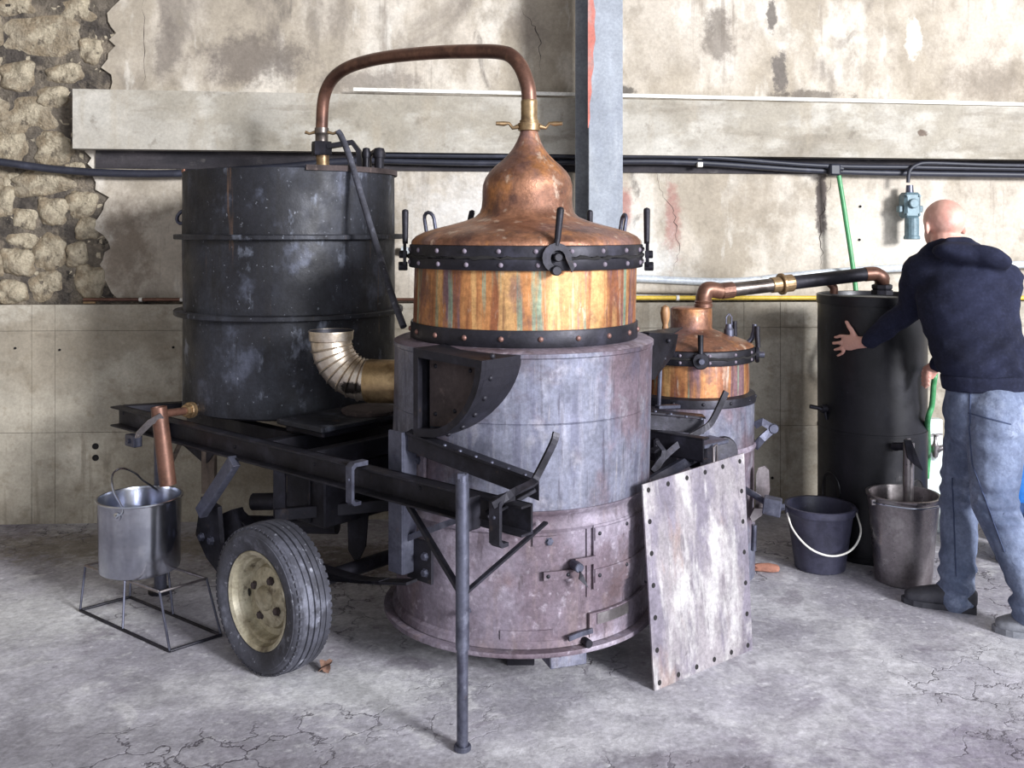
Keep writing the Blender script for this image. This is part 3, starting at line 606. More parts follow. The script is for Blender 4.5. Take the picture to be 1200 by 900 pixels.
for k in range(30):
    a = 2*PI*k/30+.05
    rivet(base_fl, onS(a, .492, .1495), (0, 0, -1), .009); 
hoop = SL([(.464, .545), (.474, .547), (.478, .558), (.473, .566), (.471, .595), (.478, .606), (.487, .614), (.490, .622), (.47, .622)]).build('waist_hoop', 'burnt_steel', st_)
SL([(.44, .612), (.481, .612), (.482, .62), (.482, .902), (.479, .905), (.482, .908), (.483, 1.120), (.487, 1.124), (.487, 1.137), (.480, 1.140), (.44, 1.140), (.42, 1.138)], wob=lambda a, h: .0025*math.sin(4*a+h*5)).build('upper_jacket', 'blue_steel', st_)
SL([(.478, 1.134), (.486, 1.138), (.47, 1.146), (.43, 1.15), (.40, 1.15)]).build('jacket_lip', 'burnt_steel', st_)
pot = SL([(.40, 1.14), (.417, 1.15), (.4175, 1.30), (.417, 1.42), (.40, 1.42)], 96, wob=lambda a, h: .0018*math.sin(17*a)).build('pot', 'copper_streaked', st_)
pb_ = SL([(.41, 1.148), (.424, 1.148), (.426, 1.152), (.426, 1.205), (.424, 1.209), (.41, 1.209)]).build('pot_band', 'black_iron', st_)
for k in range(20): a = 2*PI*k/20+.12; rivet(pb_, onS(a, .426, 1.18), nS(a), .010, 'copper')
cr = SL([(.41, 1.409), (.436, 1.409), (.438, 1.412), (.438, 1.446), (.430, 1.449), (.41, 1.449)]).build('clamp_ring', 'black_iron', st_)
cr2 = SL([(.41, 1.452), (.431, 1.452), (.437, 1.455), (.437, 1.488), (.435, 1.492), (.41, 1.494)]).build('clamp_ring', 'black_iron', st_)
random.seed(3)
gk = B(); gp = []
for k in range(121):
    a = 2*PI*k/120; r_ = .432+random.uniform(-.002, .006); gp.append(onS(a, r_, 1.4505+random.uniform(-.004, .004)))
gk.tube(gp[:-1]+[gp[0]], [.006+max(-.002, random.gauss(0, .0032)) for _ in gp], 6).build('gasket', 'hole_dark', cr)
for k in range(22):
    a = 2*PI*k/22+.06; rivet(cr2, onS(a, .437, 1.474), nS(a), .009, 'burnt_steel'); rivet(cr, onS(a+.02, .438, 1.428), nS(a+.02), .009, 'burnt_steel')
hat = SL([(.42, 1.485), (.432, 1.494), (.430, 1.506), (.415, 1.522), (.385, 1.537), (.335, 1.552), (.28, 1.566), (.23, 1.580), (.195, 1.594), (.178, 1.610), (.171, 1.630), (.168, 1.66), (.169, 1.69), (.168, 1.715), (.160, 1.742), (.146, 1.764), (.124, 1.786), (.100, 1.806), (.078, 1.828), (.060, 1.852), (.046, 1.878), (.036, 1.903), (.031, 1.925), (.0, 1.928)], 96,
        wob=lambda a, h: .006*math.sin(5*a+h*20)*math.sin(3*a+1)+.003*math.sin(11*a+h*40) if h > 1.5 else 0).build('hat', 'copper', st_)
# clamps: crescent hook, two pins and an upright handle each
def clamp(a, hl=.13, tilt=0., par=st_):
    n = nS(a); tg = V((math.cos(a), math.sin(a), 0)); c0 = onS(a, .452, 1.449)
    f = lambda u, v, o=0: c0+tg*u+UP*v+n*o
    outer = [(math.cos(t_)*.050, math.sin(t_)*.050+.004) for t_ in [math.radians(d) for d in range(-20, 281, 20)]]
    inner = [(math.cos(t_)*.026+.004, math.sin(t_)*.028+.002) for t_ in [math.radians(d) for d in range(262, -21, -26)]]
    outer = [(.052, -.045), (.060, -.030)]+outer[1:]
    cl = B().prism([f(u, v, -.004) for u, v in outer+inner], n*.012).build('clamp', 'black_iron', par)
    B().cyl(f(.002, .006, .008), n, .015, .03, 12, .003).build('pin', 'black_iron', cl)
    B().cyl(f(-.004, -.038, .008), n, .017, .034, 12, .003).build('pin', 'black_iron', cl)
    B().tube([f(0, .045), f(tilt*.3, .07), f(tilt, .05+hl)], [.010, .011, .0125], 12).lathe(f(tilt, .05+hl), [(.0125, 0), (.010, .006), (0, .010)], 12).build('handle', 'black_iron', cl)
clamp(angpx(651, .44, 1.45), .115, .014); clamp(-1.46, .115); clamp(1.42, .12); clamp(-2.55, .12, -.04); clamp(2.5, .12)
def loop_handle(parent, p, n, tg, h=.075, w_=.026, r=.007, mat='grey_iron'):
    p = V(p); n = V(n).normalized(); tg = V(tg).normalized()
    pts = [p-tg*w_, p-tg*w_+n*h*.7]+[p+n*(h*.7+math.sin(t_)*w_)-tg*math.cos(t_)*w_ for t_ in [PI*k/6 for k in range(1, 6)]]+[p+tg*w_+n*h*.7, p+tg*w_]
    return B().tube(pts, r, 10).build('lifting_handle', mat, parent)
loop_handle(hat, onS(-1.75, .37, 1.535), (-.15, 0, 1), (.7, -.6, 0)); loop_handle(hat, onS(1.55, .36, 1.54), (.15, 0, 1), (.25, -.96, 0), .06, .022)
# side hopper with a quarter-round outline
def H(u, v, o): return SCx-WD*(.56-o)-LD*u+V((lx(.9), 0, v))
qo = [(0, .852), (.10, .866)]+[(.012+.30*math.sin(t_), 1.146-.292*math.cos(t_)) for t_ in [math.radians(d) for d in range(22, 91, 6)]]+[(0, 1.152)]
qi = [(.022, .885), (.10, .894)]+[(.020+.262*math.sin(t_), 1.12-.238*math.cos(t_)) for t_ in [math.radians(d) for d in range(22, 91, 6)]]+[(.022, 1.122)]
qo[0] = (0, .856)
hop = thing_part = B()
n = len(qo); vs = [H(u, v, 0) for u, v in qo]+[H(u, v, 0) for u, v in qi]+[H(u, v, .02) for u, v in qo]+[H(u, v, .02) for u, v in qi]
fs = []
for i in range(n):
    j = (i+1) % n; fs += [(i, j, n+j, n+i), (2*n+i, 3*n+i, 3*n+j, 2*n+j), (i, 2*n+i, 2*n+j, j), (n+i, n+j, 3*n+j, 3*n+i)]
hop._add(vs, fs)
hopper = hop.build('hopper_frame', 'black_iron', st_, 'black quarter-round hopper frame on the jacket')
sh = B(); vs = [H(u, v, .018) for u, v in qo]+[H(u, v, .25 if u > .15 else .17) for u, v in qo]
sh._add(vs, [(i, (i+1) % n, n+(i+1) % n, n+i) for i in range(n)]); shl = sh.build('hopper_shell', 'black_iron', hopper)
B().prism([H(u, v, .055) for u, v in qi], WD*.006).build('hopper_plate', 'ash', hopper)
for u, v in ((.05, 1.09), (.05, .93), (.21, 1.09), (.14, .95)): rivet(hopper, H(u, v, .055), -WD, .008)
for d in range(20, 91, 14):
    t_ = math.radians(d); u, v = .012+.30*math.sin(t_), 1.146-.292*math.cos(t_)
    nn = (-LD*math.sin(t_)-UP*math.cos(t_)).normalized(); rivet(hopper, H(u, v, .05), nn, .010)
# rail below the hopper and its bent flat handle
ra, rb = P(478, 522, 3.30), P(632, 580, 2.99)
b = B(); dr = (rb-ra); b.obox((ra+rb)/2+V((0, 0, .012)), dr/2, V((0, -.004, .0)), UP*.03, .002); b.obox((ra+rb)/2+V((0, .024, .042)), dr/2, V((.006, .03, 0)), UP*.004, .001)
rail = b.build('hopper_rail', 'black_iron', st_)
for k in range(6): rivet(rail, ra+dr*(.3+.12*k)+V((0, .0, .046)), UP, .007, 'grey_iron')
hb = [P(652, 507, 2.98), P(648, 520, 2.97), P(629, 558, 2.95), P(624, 566, 2.93), P(600, 578, 2.87), P(577, 592, 2.84)]
B().strip(smooth_path(hb, 4), .022, (1, .5, 0), .010).build('lever', 'black_iron', rail)
B().bar(P(626, 572, 2.97), P(570, 604, 2.94), .012, .05, UP).build('rail_stay', 'black_iron', rail)
B().obox(onS(-.80, .49, .70), nS(-.8)*.006, V((math.cos(-.8), math.sin(-.8), 0))*.035, UP*.10, .002).build('side_plate', 'burnt_steel', rail)
for dz in (.06, -.02): bolt(rail, onS(-.80, .497, .70+dz), nS(-.8), .013)
# furnace door, ash door, latches
def dz_(py, R=.47): return CH+(HZ-py)/FPX*(SCx.y-R*.93)
R0 = .464
ad0, ad1 = angpx(687, R0, .5), angpx(747, R0, .5)
fr_ = B().patch(SCx, R0-.002, ad0, ad1+.15, dz_(703), dz_(606), .006).build('door_surround', 'burnt_steel', st_)
dr_ = B().patch(SCx, R0+.004, angpx(696, R0), ad1+.15, dz_(694), dz_(618), .012).build('furnace_door', 'burnt_steel', st_)
for y0, y1 in ((621, 636), (670, 686)):
    hs = B().patch(SCx, R0+.014, angpx(697, R0), ad1+.15, dz_(y1), dz_(y0), .007).build('hinge_strap', 'burnt_steel', dr_)
    for px in (702, 732):
        a = angpx(px, R0); rivet(hs, onS(a, R0+.021, dz_((y0+y1)/2-px*.08+56)), nS(a), .007)
a = angpx(674, R0); 
lt_ = B().patch(SCx, R0+.010, angpx(640, R0), angpx(682, R0), dz_(676), dz_(666), .008).build('latch_plate', 'burnt_steel', st_)
B().cyl(onS(a, R0+.035, dz_(660)), nS(a), .016, .05, 14, .003).build('latch_boss', 'grey_iron', lt_)
B().patch(SCx, R0+.02, a, angpx(697, R0), dz_(662), dz_(653), .008).build('latch_bar', 'burnt_steel', lt_)
B().prism([onS(a, R0+.06, dz_(663)), onS(a+.02, R0+.06, dz_(668)), onS(a+.045, R0+.07, dz_(682)), onS(a-.01, R0+.06, dz_(672))], nS(a)*.006).build('latch_tongue', 'black_iron', lt_)
for px in (645, 667): q_ = angpx(px, R0); rivet(lt_, onS(q_, R0+.018, dz_(671)), nS(q_), .007)
a2 = angpx(647, R0); tb2 = B().patch(SCx, R0, angpx(628, R0), angpx(655, R0), dz_(637), dz_(626), .006).build('lug_plate', 'burnt_steel', st_); bolt(tb2, onS(a2, R0+.006, dz_(632)), nS(a2), .011)
ash = B().patch(SCx, R0+.002, angpx(692, R0), ad1+.12, dz_(750), dz_(722), .012).build('ash_door', 'burnt_steel', st_)
B().patch(SCx, R0+.014, angpx(700, R0), angpx(735, R0), dz_(736), dz_(723), .004).build('ash_door_plate', 'worn_steel', ash)
a3 = angpx(686, R0)
B().strip([onS(angpx(666, R0), R0+.03, dz_(744)), onS(angpx(680, R0), R0+.022, dz_(742)), onS(angpx(694, R0), R0+.02, dz_(741))], .016, UP, .008).build('ash_latch', 'grey_iron', ash)
B().cyl(onS(a3, R0+.03, dz_(752)), nS(a3), .014, .035, 12, .002).build('ash_pin', 'black_iron', ash)
B().patch(SCx, R0+.0, angpx(590, R0), angpx(651, R0), dz_(753), dz_(735), .006).build('patch_plate', 'burnt_steel', st_)
a4 = angpx(553, R0)
hk = B().cyl(onS(a4, R0+.02, dz_(716)), nS(a4), .010, .05, 10, .002).build('damper_pin', 'grey_iron', st_)
B().bar(onS(a4, R0+.04, dz_(716)), onS(a4-.04, R0+.045, dz_(700)), .012, .008).build('damper_lever', 'worn_steel', hk)
# supports under the furnace
for a_ in (angpx(668, R0),):
    p = onS(a_, .43, 0); tg = V((math.cos(a_), math.sin(a_), 0))
    B().obox(p+V((0, 0, .126)), tg*.065, nS(a_)*.05, UP*.026, .003).build('support_block', 'blue_steel', st_)
for a_ in (0, 2.1, -2.1):
    p = onS(a_, .17, 0); tg = V((math.cos(a_), math.sin(a_), 0))
    B().obox(p+V((0, 0, .075)), tg*.05, nS(a_)*.05, UP*.075, .003).build('support_foot', 'black_iron', st_)

# elbow flue
el = thing('flue_elbow', 'silver crimped sheet metal flue elbow on the side of the still', 'flue elbow', (-.69, 3.79, .80))
c0 = V((-.415, 3.745, .966)); c1 = V((-.545, 3.765, .966)); dh = V((c1.x-c0.x, c1.y-c0.y, 0)).normalized()
R_ = .155; cen = c1+V((0, 0, R_))
path = [c1+dh*.0]; pts = []; rad = []
for i in range(0, 57):
    a = (i/56)*PI/2; pts.append(cen+dh*R_*math.sin(a)-UP*R_*math.cos(a)); rad.append(.079+(.0045 if i % 7 == 0 else -.0012))
ept = pts[-1]+UP*.035
mm = B().tube(pts+[pts[-1]+UP*.01, ept], rad+[.0845, .086], 32, caps=False).build('crimped_bend', 'duct_steel', el)
B().tube([ept, pts[-1]+UP*.01, pts[-1], pts[-8], pts[-20]], [.0845, .083, .077, .074, .073], 32, caps=False).build('inner_wall', 'black_iron', mm)
B().lathe(ept, [(.0845, -.004), (.0872, -.004), (.0872, .001), (.0845, .001)], 32).build('mouth_rim', 'duct_steel', mm)
B().tube([c0, c0+dh*.02, c1, c1+dh*.01], [.081, .083, .083, .081], 32).build('collar', 'duct_collar', el)
bp = pts[26]; 

# ------------------------------------------------------------------ swan neck
sx0, sy0 = SCx.x+lx(1.93), SCx.y; tx0, ty0 = (377-600)/FPX*4.6, 4.6
def on_plane(px, py):
    k = (px-600)/FPX; ex, ey = tx0-sx0, ty0-sy0
    d = (sx0*ey-sy0*ex)/(k*ey-ex); return P(px, py, d)
X0 = 600+FPX*sx0/sy0
sn = thing('swan_neck_pipe', 'long bent copper swan neck pipe from the still hat to the tank', 'pipe', (sx0, sy0, 1.93))
pp = [V((sx0, sy0, CH+(HZ-118)/FPX*3.7)), on_plane(X0-1, 104), on_plane(X0-5.5, 88), on_plane(X0-12, 75), on_plane(X0-22, 65), on_plane(X0-36, 61), on_plane(560, 60.2), on_plane(511, 61.5), on_plane(457, 66.5), on_plane(425, 73), on_plane(405, 80.5), on_plane(391, 91), on_plane(382.5, 105), on_plane(378.5, 122), on_plane(377, 150)]
B().tube(smooth_path(pp, 6), .0285, 22).build('neck_pipe', 'copper_pipe', sn)
nz = lambda py: CH+(HZ-py)/FPX*3.7
B().lathe((sx0, sy0, 0), [(.0285, nz(141)), (.0315, nz(141)), (.0315, nz(137)), (.0305, nz(136)), (.0315, nz(132)), (.0305, nz(131)), (.0315, nz(127)), (.0305, nz(126)), (.0315, nz(121)), (.031, nz(118.5)), (.0285, nz(117))], 24).build('threaded_collar', 'brass', sn)
un = B().lathe((sx0, sy0, 0), [(.0, 1.927), (.034, 1.927), (.036, 1.934), (.036, nz(154)), (.042, nz(153)), (.042, nz(144.5)), (.036, nz(144)), (.036, nz(141)), (.029, nz(141))], 24).build('union_nut', 'brass', sn)
for sg in (-1, 1):
    c = V((sx0+sg*.04, sy0-.01, nz(148.5)))
    B().tube([c, c+V((sg*.022, 0, -.006)), c+V((sg*.036, 0, .012)), c+V((sg*.055, 0, .010)), c+V((sg*.085, -.005, .011))], [.010, .007, .006, .0095, .007], 10).build('wing_handle', 'brass', un)
z2 = lambda py: CH+(HZ-py)/FPX*4.6
u2 = B().lathe((tx0, ty0, 0), [(.029, z2(150)), (.033, z2(150)), (.034, z2(155)), (.033, z2(157)), (.030, z2(158)), (.030, z2(166)), (.0, z2(166))], 22).build('union_nut', 'grey_pipe_metal', sn)
for sg in (-1, 1): B().tube([(tx0+sg*.03, ty0-.01, z2(155)), (tx0+sg*.055, ty0-.01, z2(157)), (tx0+sg*.075, ty0-.01, z2(155))], [.008, .006, .008], 10).build('wing_handle', 'brass', u2)
B().lathe((tx0, ty0, 0), [(0, z2(166)), (.046, z2(166)), (.048, z2(169)), (.048, z2(180)), (.046, z2(182)), (0, z2(182))], 6, smooth=False).build('flange_nut', 'black_iron', sn)
B().tube([(tx0+.004, ty0, z2(181)), (tx0+.010, ty0, 1.66)], .030, 20).build('tail_pipe', 'brass', sn)

# ------------------------------------------------------------------ black cooling tank
TC = T(1.75, .60, 0); TC = V((-1.025, 4.55, 0)); RT = .478
tk = thing('cooling_tank', 'tall black riveted steel cooling tank standing on the trailer', 'tank', TC+V((0, 0, .755)))
B().lathe(TC, [(0, .757), (RT, .757), (RT, .80), (RT*.999, 1.20), (RT*1.001, 1.50), (RT, 1.805), (RT-.008, 1.805), (RT-.008, 1.70), (0, 1.70)], 80, wob=lambda a, h: .003*math.sin(5*a+h*6)).build('shell', 'black_tank', tk)
for zc, ex in ((CH+(HZ-277)/FPX*4.10, .036), (CH+(HZ-371)/FPX*4.13, .036)):
    B().lathe(TC, [(RT-.002, zc-.016), (RT+ex, zc-.015), (RT+ex+.003, zc-.012), (RT+ex+.003, zc+.004), (RT+ex, zc+.007), (RT-.002, zc+.008)], 80).build('hoop', 'black_tank', tk)
B().patch(TC, RT-.004, .35, 3.4, 1.795, 1.818, .016, 30).build('rim_strip', 'ash', tk)
B().patch(TC, RT-.003, -1.5, -1.05, 1.802, 1.812, .006, 12).build('rim_rust', 'terracotta', tk)
B().lathe(TC, [(0, 1.70), (RT-.012, 1.70)], 48).build('water_surface', 'hole_dark', tk)
for dx, rr in ((0.345, .02), (.405, .028)):
    p = TC+V((dx, .03, 1.80)); B().tube([p, p+V((0, 0, .10))], rr*.8, 10).lathe(p+V((0, 0, .08)), [(0, 0), (rr, 0), (rr*1.1, .02), (rr*.8, .045), (0, .05)], 10).build('vent_fitting', 'black_iron', tk)
p0 = V((tx0+.03, ty0-.01, z2(172))); B().strip([p0, p0+V((.07, 0, .012)), p0+V((.115, 0, .02)), p0+V((.145, 0, -.02)), p0+V((.155, 0, -.12))], .05, (0, 1, 0), .022).build('pipe_bracket', 'black_iron', tk)
B().tube([p0+V((.19, .02, -.12)), p0+V((.19, .02, -.04)), p0+V((.215, .02, -.02)), p0+V((.235, .02, -.05)), p0+V((.235, .02, -.1))], .014, 10).build('overflow_pipe', 'grey_pipe_metal', tk)
loop_handle(tk, TC+V((-RT+.005, -.02, 1.61)), (-1, 0, -.3), (.1, -.3, 1), .03, .03, .009)
# outlet pipe with the spout
f0 = TC+V((math.sin(-.80)*RT, -math.cos(-.80)*RT, 0)); f0.z = CH+(HZ-480)/FPX*f0.y
so = thing('copper_spout', 'copper outlet pipe turning down into an open spout above the steel bucket', 'spout', (f0.x, f0.y, .5))
f1 = P(192, 485, 4.06)
B().tube([f0+(f0-f1).normalized()*.01, f1], .0165, 16).build('outlet_pipe', 'copper_pipe', so)
B().cyl(f0+(f1-f0).normalized()*.02, (f1-f0), .034, .03, 14, .004).cyl(f0+(f1-f0).normalized()*.045, (f1-f0), .026, .022, 6).build('outlet_fitting', 'brass', so)
f2, f3 = P(186, 477, 4.03), P(197, 568, 4.03)
dn = B().tube([f2, f3], [.032, .034], 20, caps=False).tube([f3, f2], [.0315, .0295], 20, caps=False).build('down_spout', 'copper_pipe', so)
B().strip([P(190, 487, 4.0), P(176, 495, 3.99), P(163, 508, 3.98), P(161, 513, 3.98)], .030, (.3, -.3, 1), .003).build('drip_lip', 'worn_steel', so)
# leaning rod
r0, r1 = P(396, 154, 4.27), P(473, 383, 3.80)
rm = [P(400, 160, 4.26), P(410, 185, 4.20), P(425, 235, 4.11), P(445, 300, 4.0), P(460, 348, 3.88)]
tag(B().tube(smooth_path([r0]+rm+[r1], 4), .0135, 12).build('curved_rod', 'tyre_rubber', base=r1), 'thin curved grey rod leaning against the front of the black tank', 'rod')

# ------------------------------------------------------------------ steel bucket on a wire stand
def Pst(px, py, z): return Pz(px, py, z)
stand = thing('wire_stand', 'low wire stand of thin rods carrying the steel bucket', 'stand', Pz(175, 735, 0))
rw = .006
tl, tf, trr = Pz(100, 663, .18), Pz(187, 694, .18), Pz(242, 678, .18); tbk = tl+(trr-tf)
bl_, bf, brt = Pz(94, 715, rw), Pz(199, 763, rw), Pz(259, 744, rw); bbk = bl_+(brt-bf)
for a_, b_ in ((tl, tf), (tf, trr), (trr, tbk), (tbk, tl)): B().tube([a_, b_], rw*.9, 8).build('top_rod', 'worn_steel', stand)
for a_, b_ in ((bl_, bf), (bf, brt), (brt, bbk), (bbk, bl_)): B().tube([a_, b_], rw, 8).build('base_rod', 'black_iron', stand)
for a_, b_ in ((tl, bl_), (tf, bf), (trr, brt), (tbk, bbk), ((tl+tf)/2+LD*-.03, (bl_+bf)/2), ((trr+tbk)/2, (brt+bbk)/2)): B().tube([a_, b_], rw*.8, 8).build('leg', 'grey_iron', stand)
bc = V((-1.497, 3.95, 0)); bc.x = (164-600)/FPX*3.95
bk_ = thing('steel_bucket', 'shiny stainless steel bucket standing on the wire stand', 'bucket', bc+V((0, 0, .186)))
B().lathe(bc, [(0, .186), (.148, .186), (.154, .190), (.156, .20), (.157, .33), (.160, .466), (.1645, .468), (.1645, .474), (.158, .474), (.156, .462), (.152, .21), (.14, .198), (0, .197)], 64).build('body', 'bucket_steel', bk_)
B().lathe(bc, [(.160, .466), (.166, .467), (.168, .471), (.166, .475), (.160, .475)], 64).build('rolled_rim', 'bucket_steel', bk_)
e1, e2 = bc+V((-.012-.01, -.163, .437)), bc+V((.03, .160, .445))
e1 = bc+V((-.028, -.158, .437))
for e in (e1, e2): nn = V((e.x-bc.x, e.y-bc.y, 0)); B().lathe(e, [(0, .014), (.006, .012), (.008, .006), (.016, .003), (.018, -.003)], 14, axis=nn).build('handle_ear', 'bucket_steel', bk_)
ht = [e1+V((0, -.012, 0)), P(144, 598, 3.79), P(133, 575, 3.80), P(132, 556, 3.84), P(143, 549, 3.90), P(158, 554, 3.99), P(168, 563, 4.06), e2]
B().tube(smooth_path(ht, 6), .0042, 8).build('wire_handle', 'bucket_steel', bk_)

# ------------------------------------------------------------------ rusty panel
pa_, pb2 = Pz(767, 810, 0), Pz(882, 761, 0)
pt1, pt2 = P(753, 568, 3.33), P(872, 531, 3.70)
pt1 = P(753, 568, 3.36); pt2 = P(872, 531, 3.70)
pn = (pb2-pa_).cross(pt1-pa_).normalized(); pn = pn if pn.y > 0 else -pn
pan = thing('sheet_metal_panel', 'scratched rusty sheet metal panel leaning against the furnace', 'panel', (pa_+pb2)/2)
B().prism([pa_, pb2, pt2, pt1], pn*.006).build('sheet', 'rust_panel', pan)
def pq(s_, t_): return (pa_*(1-s_)+pb2*s_)*(1-t_)+(pt1*(1-s_)+pt2*s_)*t_
hm = lowpoly('bolt_hole', [(.0095, -.001), (.009, .0006), (0, .0008)], 10)
for k in range(6):
    for t_ in (.03, .965): piece('bolt_hole', hm, 'hole_dark', pan, pq(.05+.18*k, t_), -pn)
for k in range(1, 6):
    for s_ in (.045, .955): piece('bolt_hole', hm, 'hole_dark', pan, pq(s_, .03+.156*k), -pn)

# ------------------------------------------------------------------ small still
QC = V(((810-600)/FPX*4.40, 4.40, 0))
ss = thing('small_copper_still', 'smaller copper pot still with a flat cylinder cap behind the rusty panel', 'still', QC)
def qz(py, d=4.12): return CH+(HZ-py)/FPX*d
R1 = .272
def QL(prof, n=56): return B().lathe(QC, prof, n)
def onQ(a, R, z): return V((QC.x+R*math.sin(a), QC.y-R*math.cos(a), z))
QL([(0, .0), (.24, 0), (.25, .02), (R1+.006, .03), (R1+.006, .25), (R1, .26), (R1+.002, .52), (R1+.004, qz(475)), (.25, qz(475))]).build('furnace_jacket', 'blue_steel', ss)
QL([(.25, .585), (R1+.008, .588), (R1+.012, .60), (R1+.008, .612), (.25, .612)]).build('waist_hoop', 'burnt_steel', ss)
jb_ = QL([(.25, qz(480)), (R1+.010, qz(480)), (R1+.011, qz(478)), (R1+.006, qz(470)), (.24, qz(467))]).build('jacket_lip', 'black_iron', ss)
for k in range(14): a = 2*PI*k/14; rivet(jb_, onQ(a, R1+.008, qz(474.5)), nS(a), .008)
QL([(.24, qz(474)), (.252, qz(473)), (.254, qz(450)), (.252, qz(427)), (.24, qz(426))], 84).build('pot', 'copper_streaked', ss)
rg = QL([(.24, qz(430)), (.276, qz(430)), (.278, qz(428)), (.278, qz(423)), (.273, qz(422)), (.278, qz(421)), (.278, qz(415)), (.275, qz(413.5)), (.24, qz(413))]).build('clamp_ring', 'black_iron', ss)
for k in range(14): a = 2*PI*k/14+.1; rivet(rg, onQ(a, .278, qz(417.5)), nS(a), .007, 'burnt_steel'); rivet(rg, onQ(a, .278, qz(426)), nS(a), .007, 'burnt_steel')
random.seed(5); gp = [onQ(2*PI*k/80, .276+random.uniform(0, .006), qz(422)+random.uniform(-.004, .004)) for k in range(80)]
B().tube(gp+[gp[0]], .0055, 6).build('gasket', 'hole_dark', rg)
hz0 = qz(413); ht_ = QL([(.26, hz0-.004), (.275, hz0+.002), (.268, hz0+.010), (.245, hz0+.020), (.20, hz0+.036), (.15, hz0+.052), (.11, hz0+.066), (.096, hz0+.072), (.092, hz0+.078), (.092, 1.188), (.091, 1.194), (.086, 1.198), (.05, 1.2), (0, 1.2)]).build('hat', 'copper', ss)
for v in []: pass
def clampQ(a, hl=.09):
    n = nS(a); c0 = onQ(a, .287, qz(423)); cl = B().cyl(c0, n, .036, .018, 20, .004).build('clamp', 'black_iron', ss)
    B().cyl(c0+n*.018, n, .014, .028, 10, .003).build('pin', 'grey_iron', cl)
    B().tube([c0+UP*.03+n*.004, c0+UP*(.04+hl*.5), c0+UP*(.035+hl)], [.011, .012, .0125], 12).build('handle', 'black_iron', cl)
clampQ(angpx(821, .287, 1, QC), .075); clampQ(1.35); clampQ(2.2); clampQ(-2.0)
vz = qz(402); v0 = onQ(1.35, .165, 1.072)
vv = B().lathe(v0, [(0, -.02), (.022, -.02), (.022, .03), (.017, .035), (.014, .055), (0, .055)], 14).build('vent_valve', 'grey_iron', ss)
B().strip([v0+V((-.012, 0, .05)), v0+V((-.012, 0, .085)), v0+V((0, 0, .10))], .01, (0, 1, 0), .005).strip([v0+V((.012, 0, .05)), v0+V((.012, 0, .085)), v0+V((0, 0, .10))], .01, (0, 1, 0), .005).build('valve_fork', 'grey_iron', vv)
h0 = onQ(1.45, .245, 1.04); B().tube(smooth_path([h0, h0+V((.02, 0, .02)), h0+V((.03, 0, .05)), h0+V((.034, 0, .085))], 4), .011, 10).build('curved_handle', 'grey_iron', ss)
# rising elbow and vapour pipe to the condenser
KC = V(((1021.5-600)/FPX*4.74, 4.74, 0)); RK = .250; KZ = 1.235
vp = thing('vapour_pipe', 'jointed copper and steel pipe from the small still to the black condenser', 'pipe', (QC.x+.055, QC.y, 1.199))
pz0 = 1.199
d_end = V((KC.x+.0, KC.y-.08, 0)); 
p0 = V((QC.x+.055, QC.y, pz0)); p1 = p0+V((0, 0, .055)); pe = V((d_end.x-.055, d_end.y-.03, CH+(HZ-321)/FPX*4.63))
ps = V((p0.x+.085, p0.y+.03, CH+(HZ-341)/FPX*4.44))
B().tube(smooth_path([p0, p0+V((0, 0, .03)), p0+V((.004, 0, .055)), p0+V((.022, .008, .078)), ps], 5), .036, 18).build('copper_elbow', 'copper_pipe', vp)
B().lathe(p0, [(.036, 0), (.041, 0), (.041, .014), (.037, .018), (.040, .024), (.036, .03)], 18).build('elbow_collar', 'copper_pipe', vp)
mid = ps+(pe-ps)*.40
B().tube([ps+(ps-pe).normalized()*.02, mid], .032, 18).build('near_pipe', 'grey_pipe_metal', vp)
B().tube([mid, pe], .032, 18).build('far_pipe', 'black_iron', vp)
B().cyl(ps+(pe-ps)*.40, pe-ps, .050, .016, 22, .003).cyl(ps+(pe-ps)*.44, pe-ps, .040, .05, 22, .003).cyl(ps+(pe-ps)*.36, pe-ps, .036, .05, 22, .003).build('flange_joint', 'brass', vp)
B().cyl(ps+(pe-ps)*.04, pe-ps, .037, .06, 20, .003).build('socket', 'copper_pipe', vp)
ke = V((d_end.x+.02, d_end.y, KZ+.012))
B().tube(smooth_path([pe-(pe-ps).normalized()*.02, pe+V((.03, 0, 0)), pe+V((.062, .0, -.018)), V((ke.x, ke.y, ke.z+.05)), ke], 5), .034, 16).build('down_elbow', 'copper_pipe', vp)
B().lathe((ke.x, ke.y, KZ+.003), [(0, 0), (.052, 0), (.052, .02), (.044, .022), (.05, .03), (.05, .045), (.036, .05)], 8, smooth=False).build('union_nut', 'black_iron', vp)
bk0 = V((KC.x-.20, KC.y-.05, KZ+.003)); B().tube(smooth_path([bk0, bk0+V((.0, 0, .03)), bk0+V((-.02, 0, .055))], 4), .02, 10).build('support_stub', 'copper_pipe', vp)

# brackets and levers between the two stills
sf = thing('stoking_bracket', 'dark steel bracket with levers and trough between the two stills', 'bracket', (QC.x-.12, QC.y-.30, .5))
B().prism([P(754, 389, 3.86), P(788, 391, 4.02), P(784, 414, 4.02), P(760, 444, 3.88), P(752, 444, 3.84)], (.02, -.02, 0)).build('bracket_plate', 'black_iron', sf)
B().prism([P(748, 391, 3.84), P(786, 386, 4.1), P(800, 385, 4.2), P(789, 392, 4.02), P(762, 395, 3.9)], (0, 0, .006)).build('bracket_top', 'black_iron', sf)
for px, py in ((783, 399), (778, 420), (764, 438)): rivet(sf, P(px, py, 3.94)+V((0, -.012, 0)), (0, -1, 0), .010)
B().tube([P(772, 475, 4.0), P(775, 400, 4.0)], .009, 8).build('bracket_rod', 'grey_iron', sf)
wh = B().lathe(P(779.5, 389, 4.12), [(0, 0), (.012, 0), (.014, .02), (.011, .03), (.017, .05), (.021, .08), (.016, .105), (0, .115)], 14).build('wooden_handle', 'wood', sf, 'turned wooden lever handle')
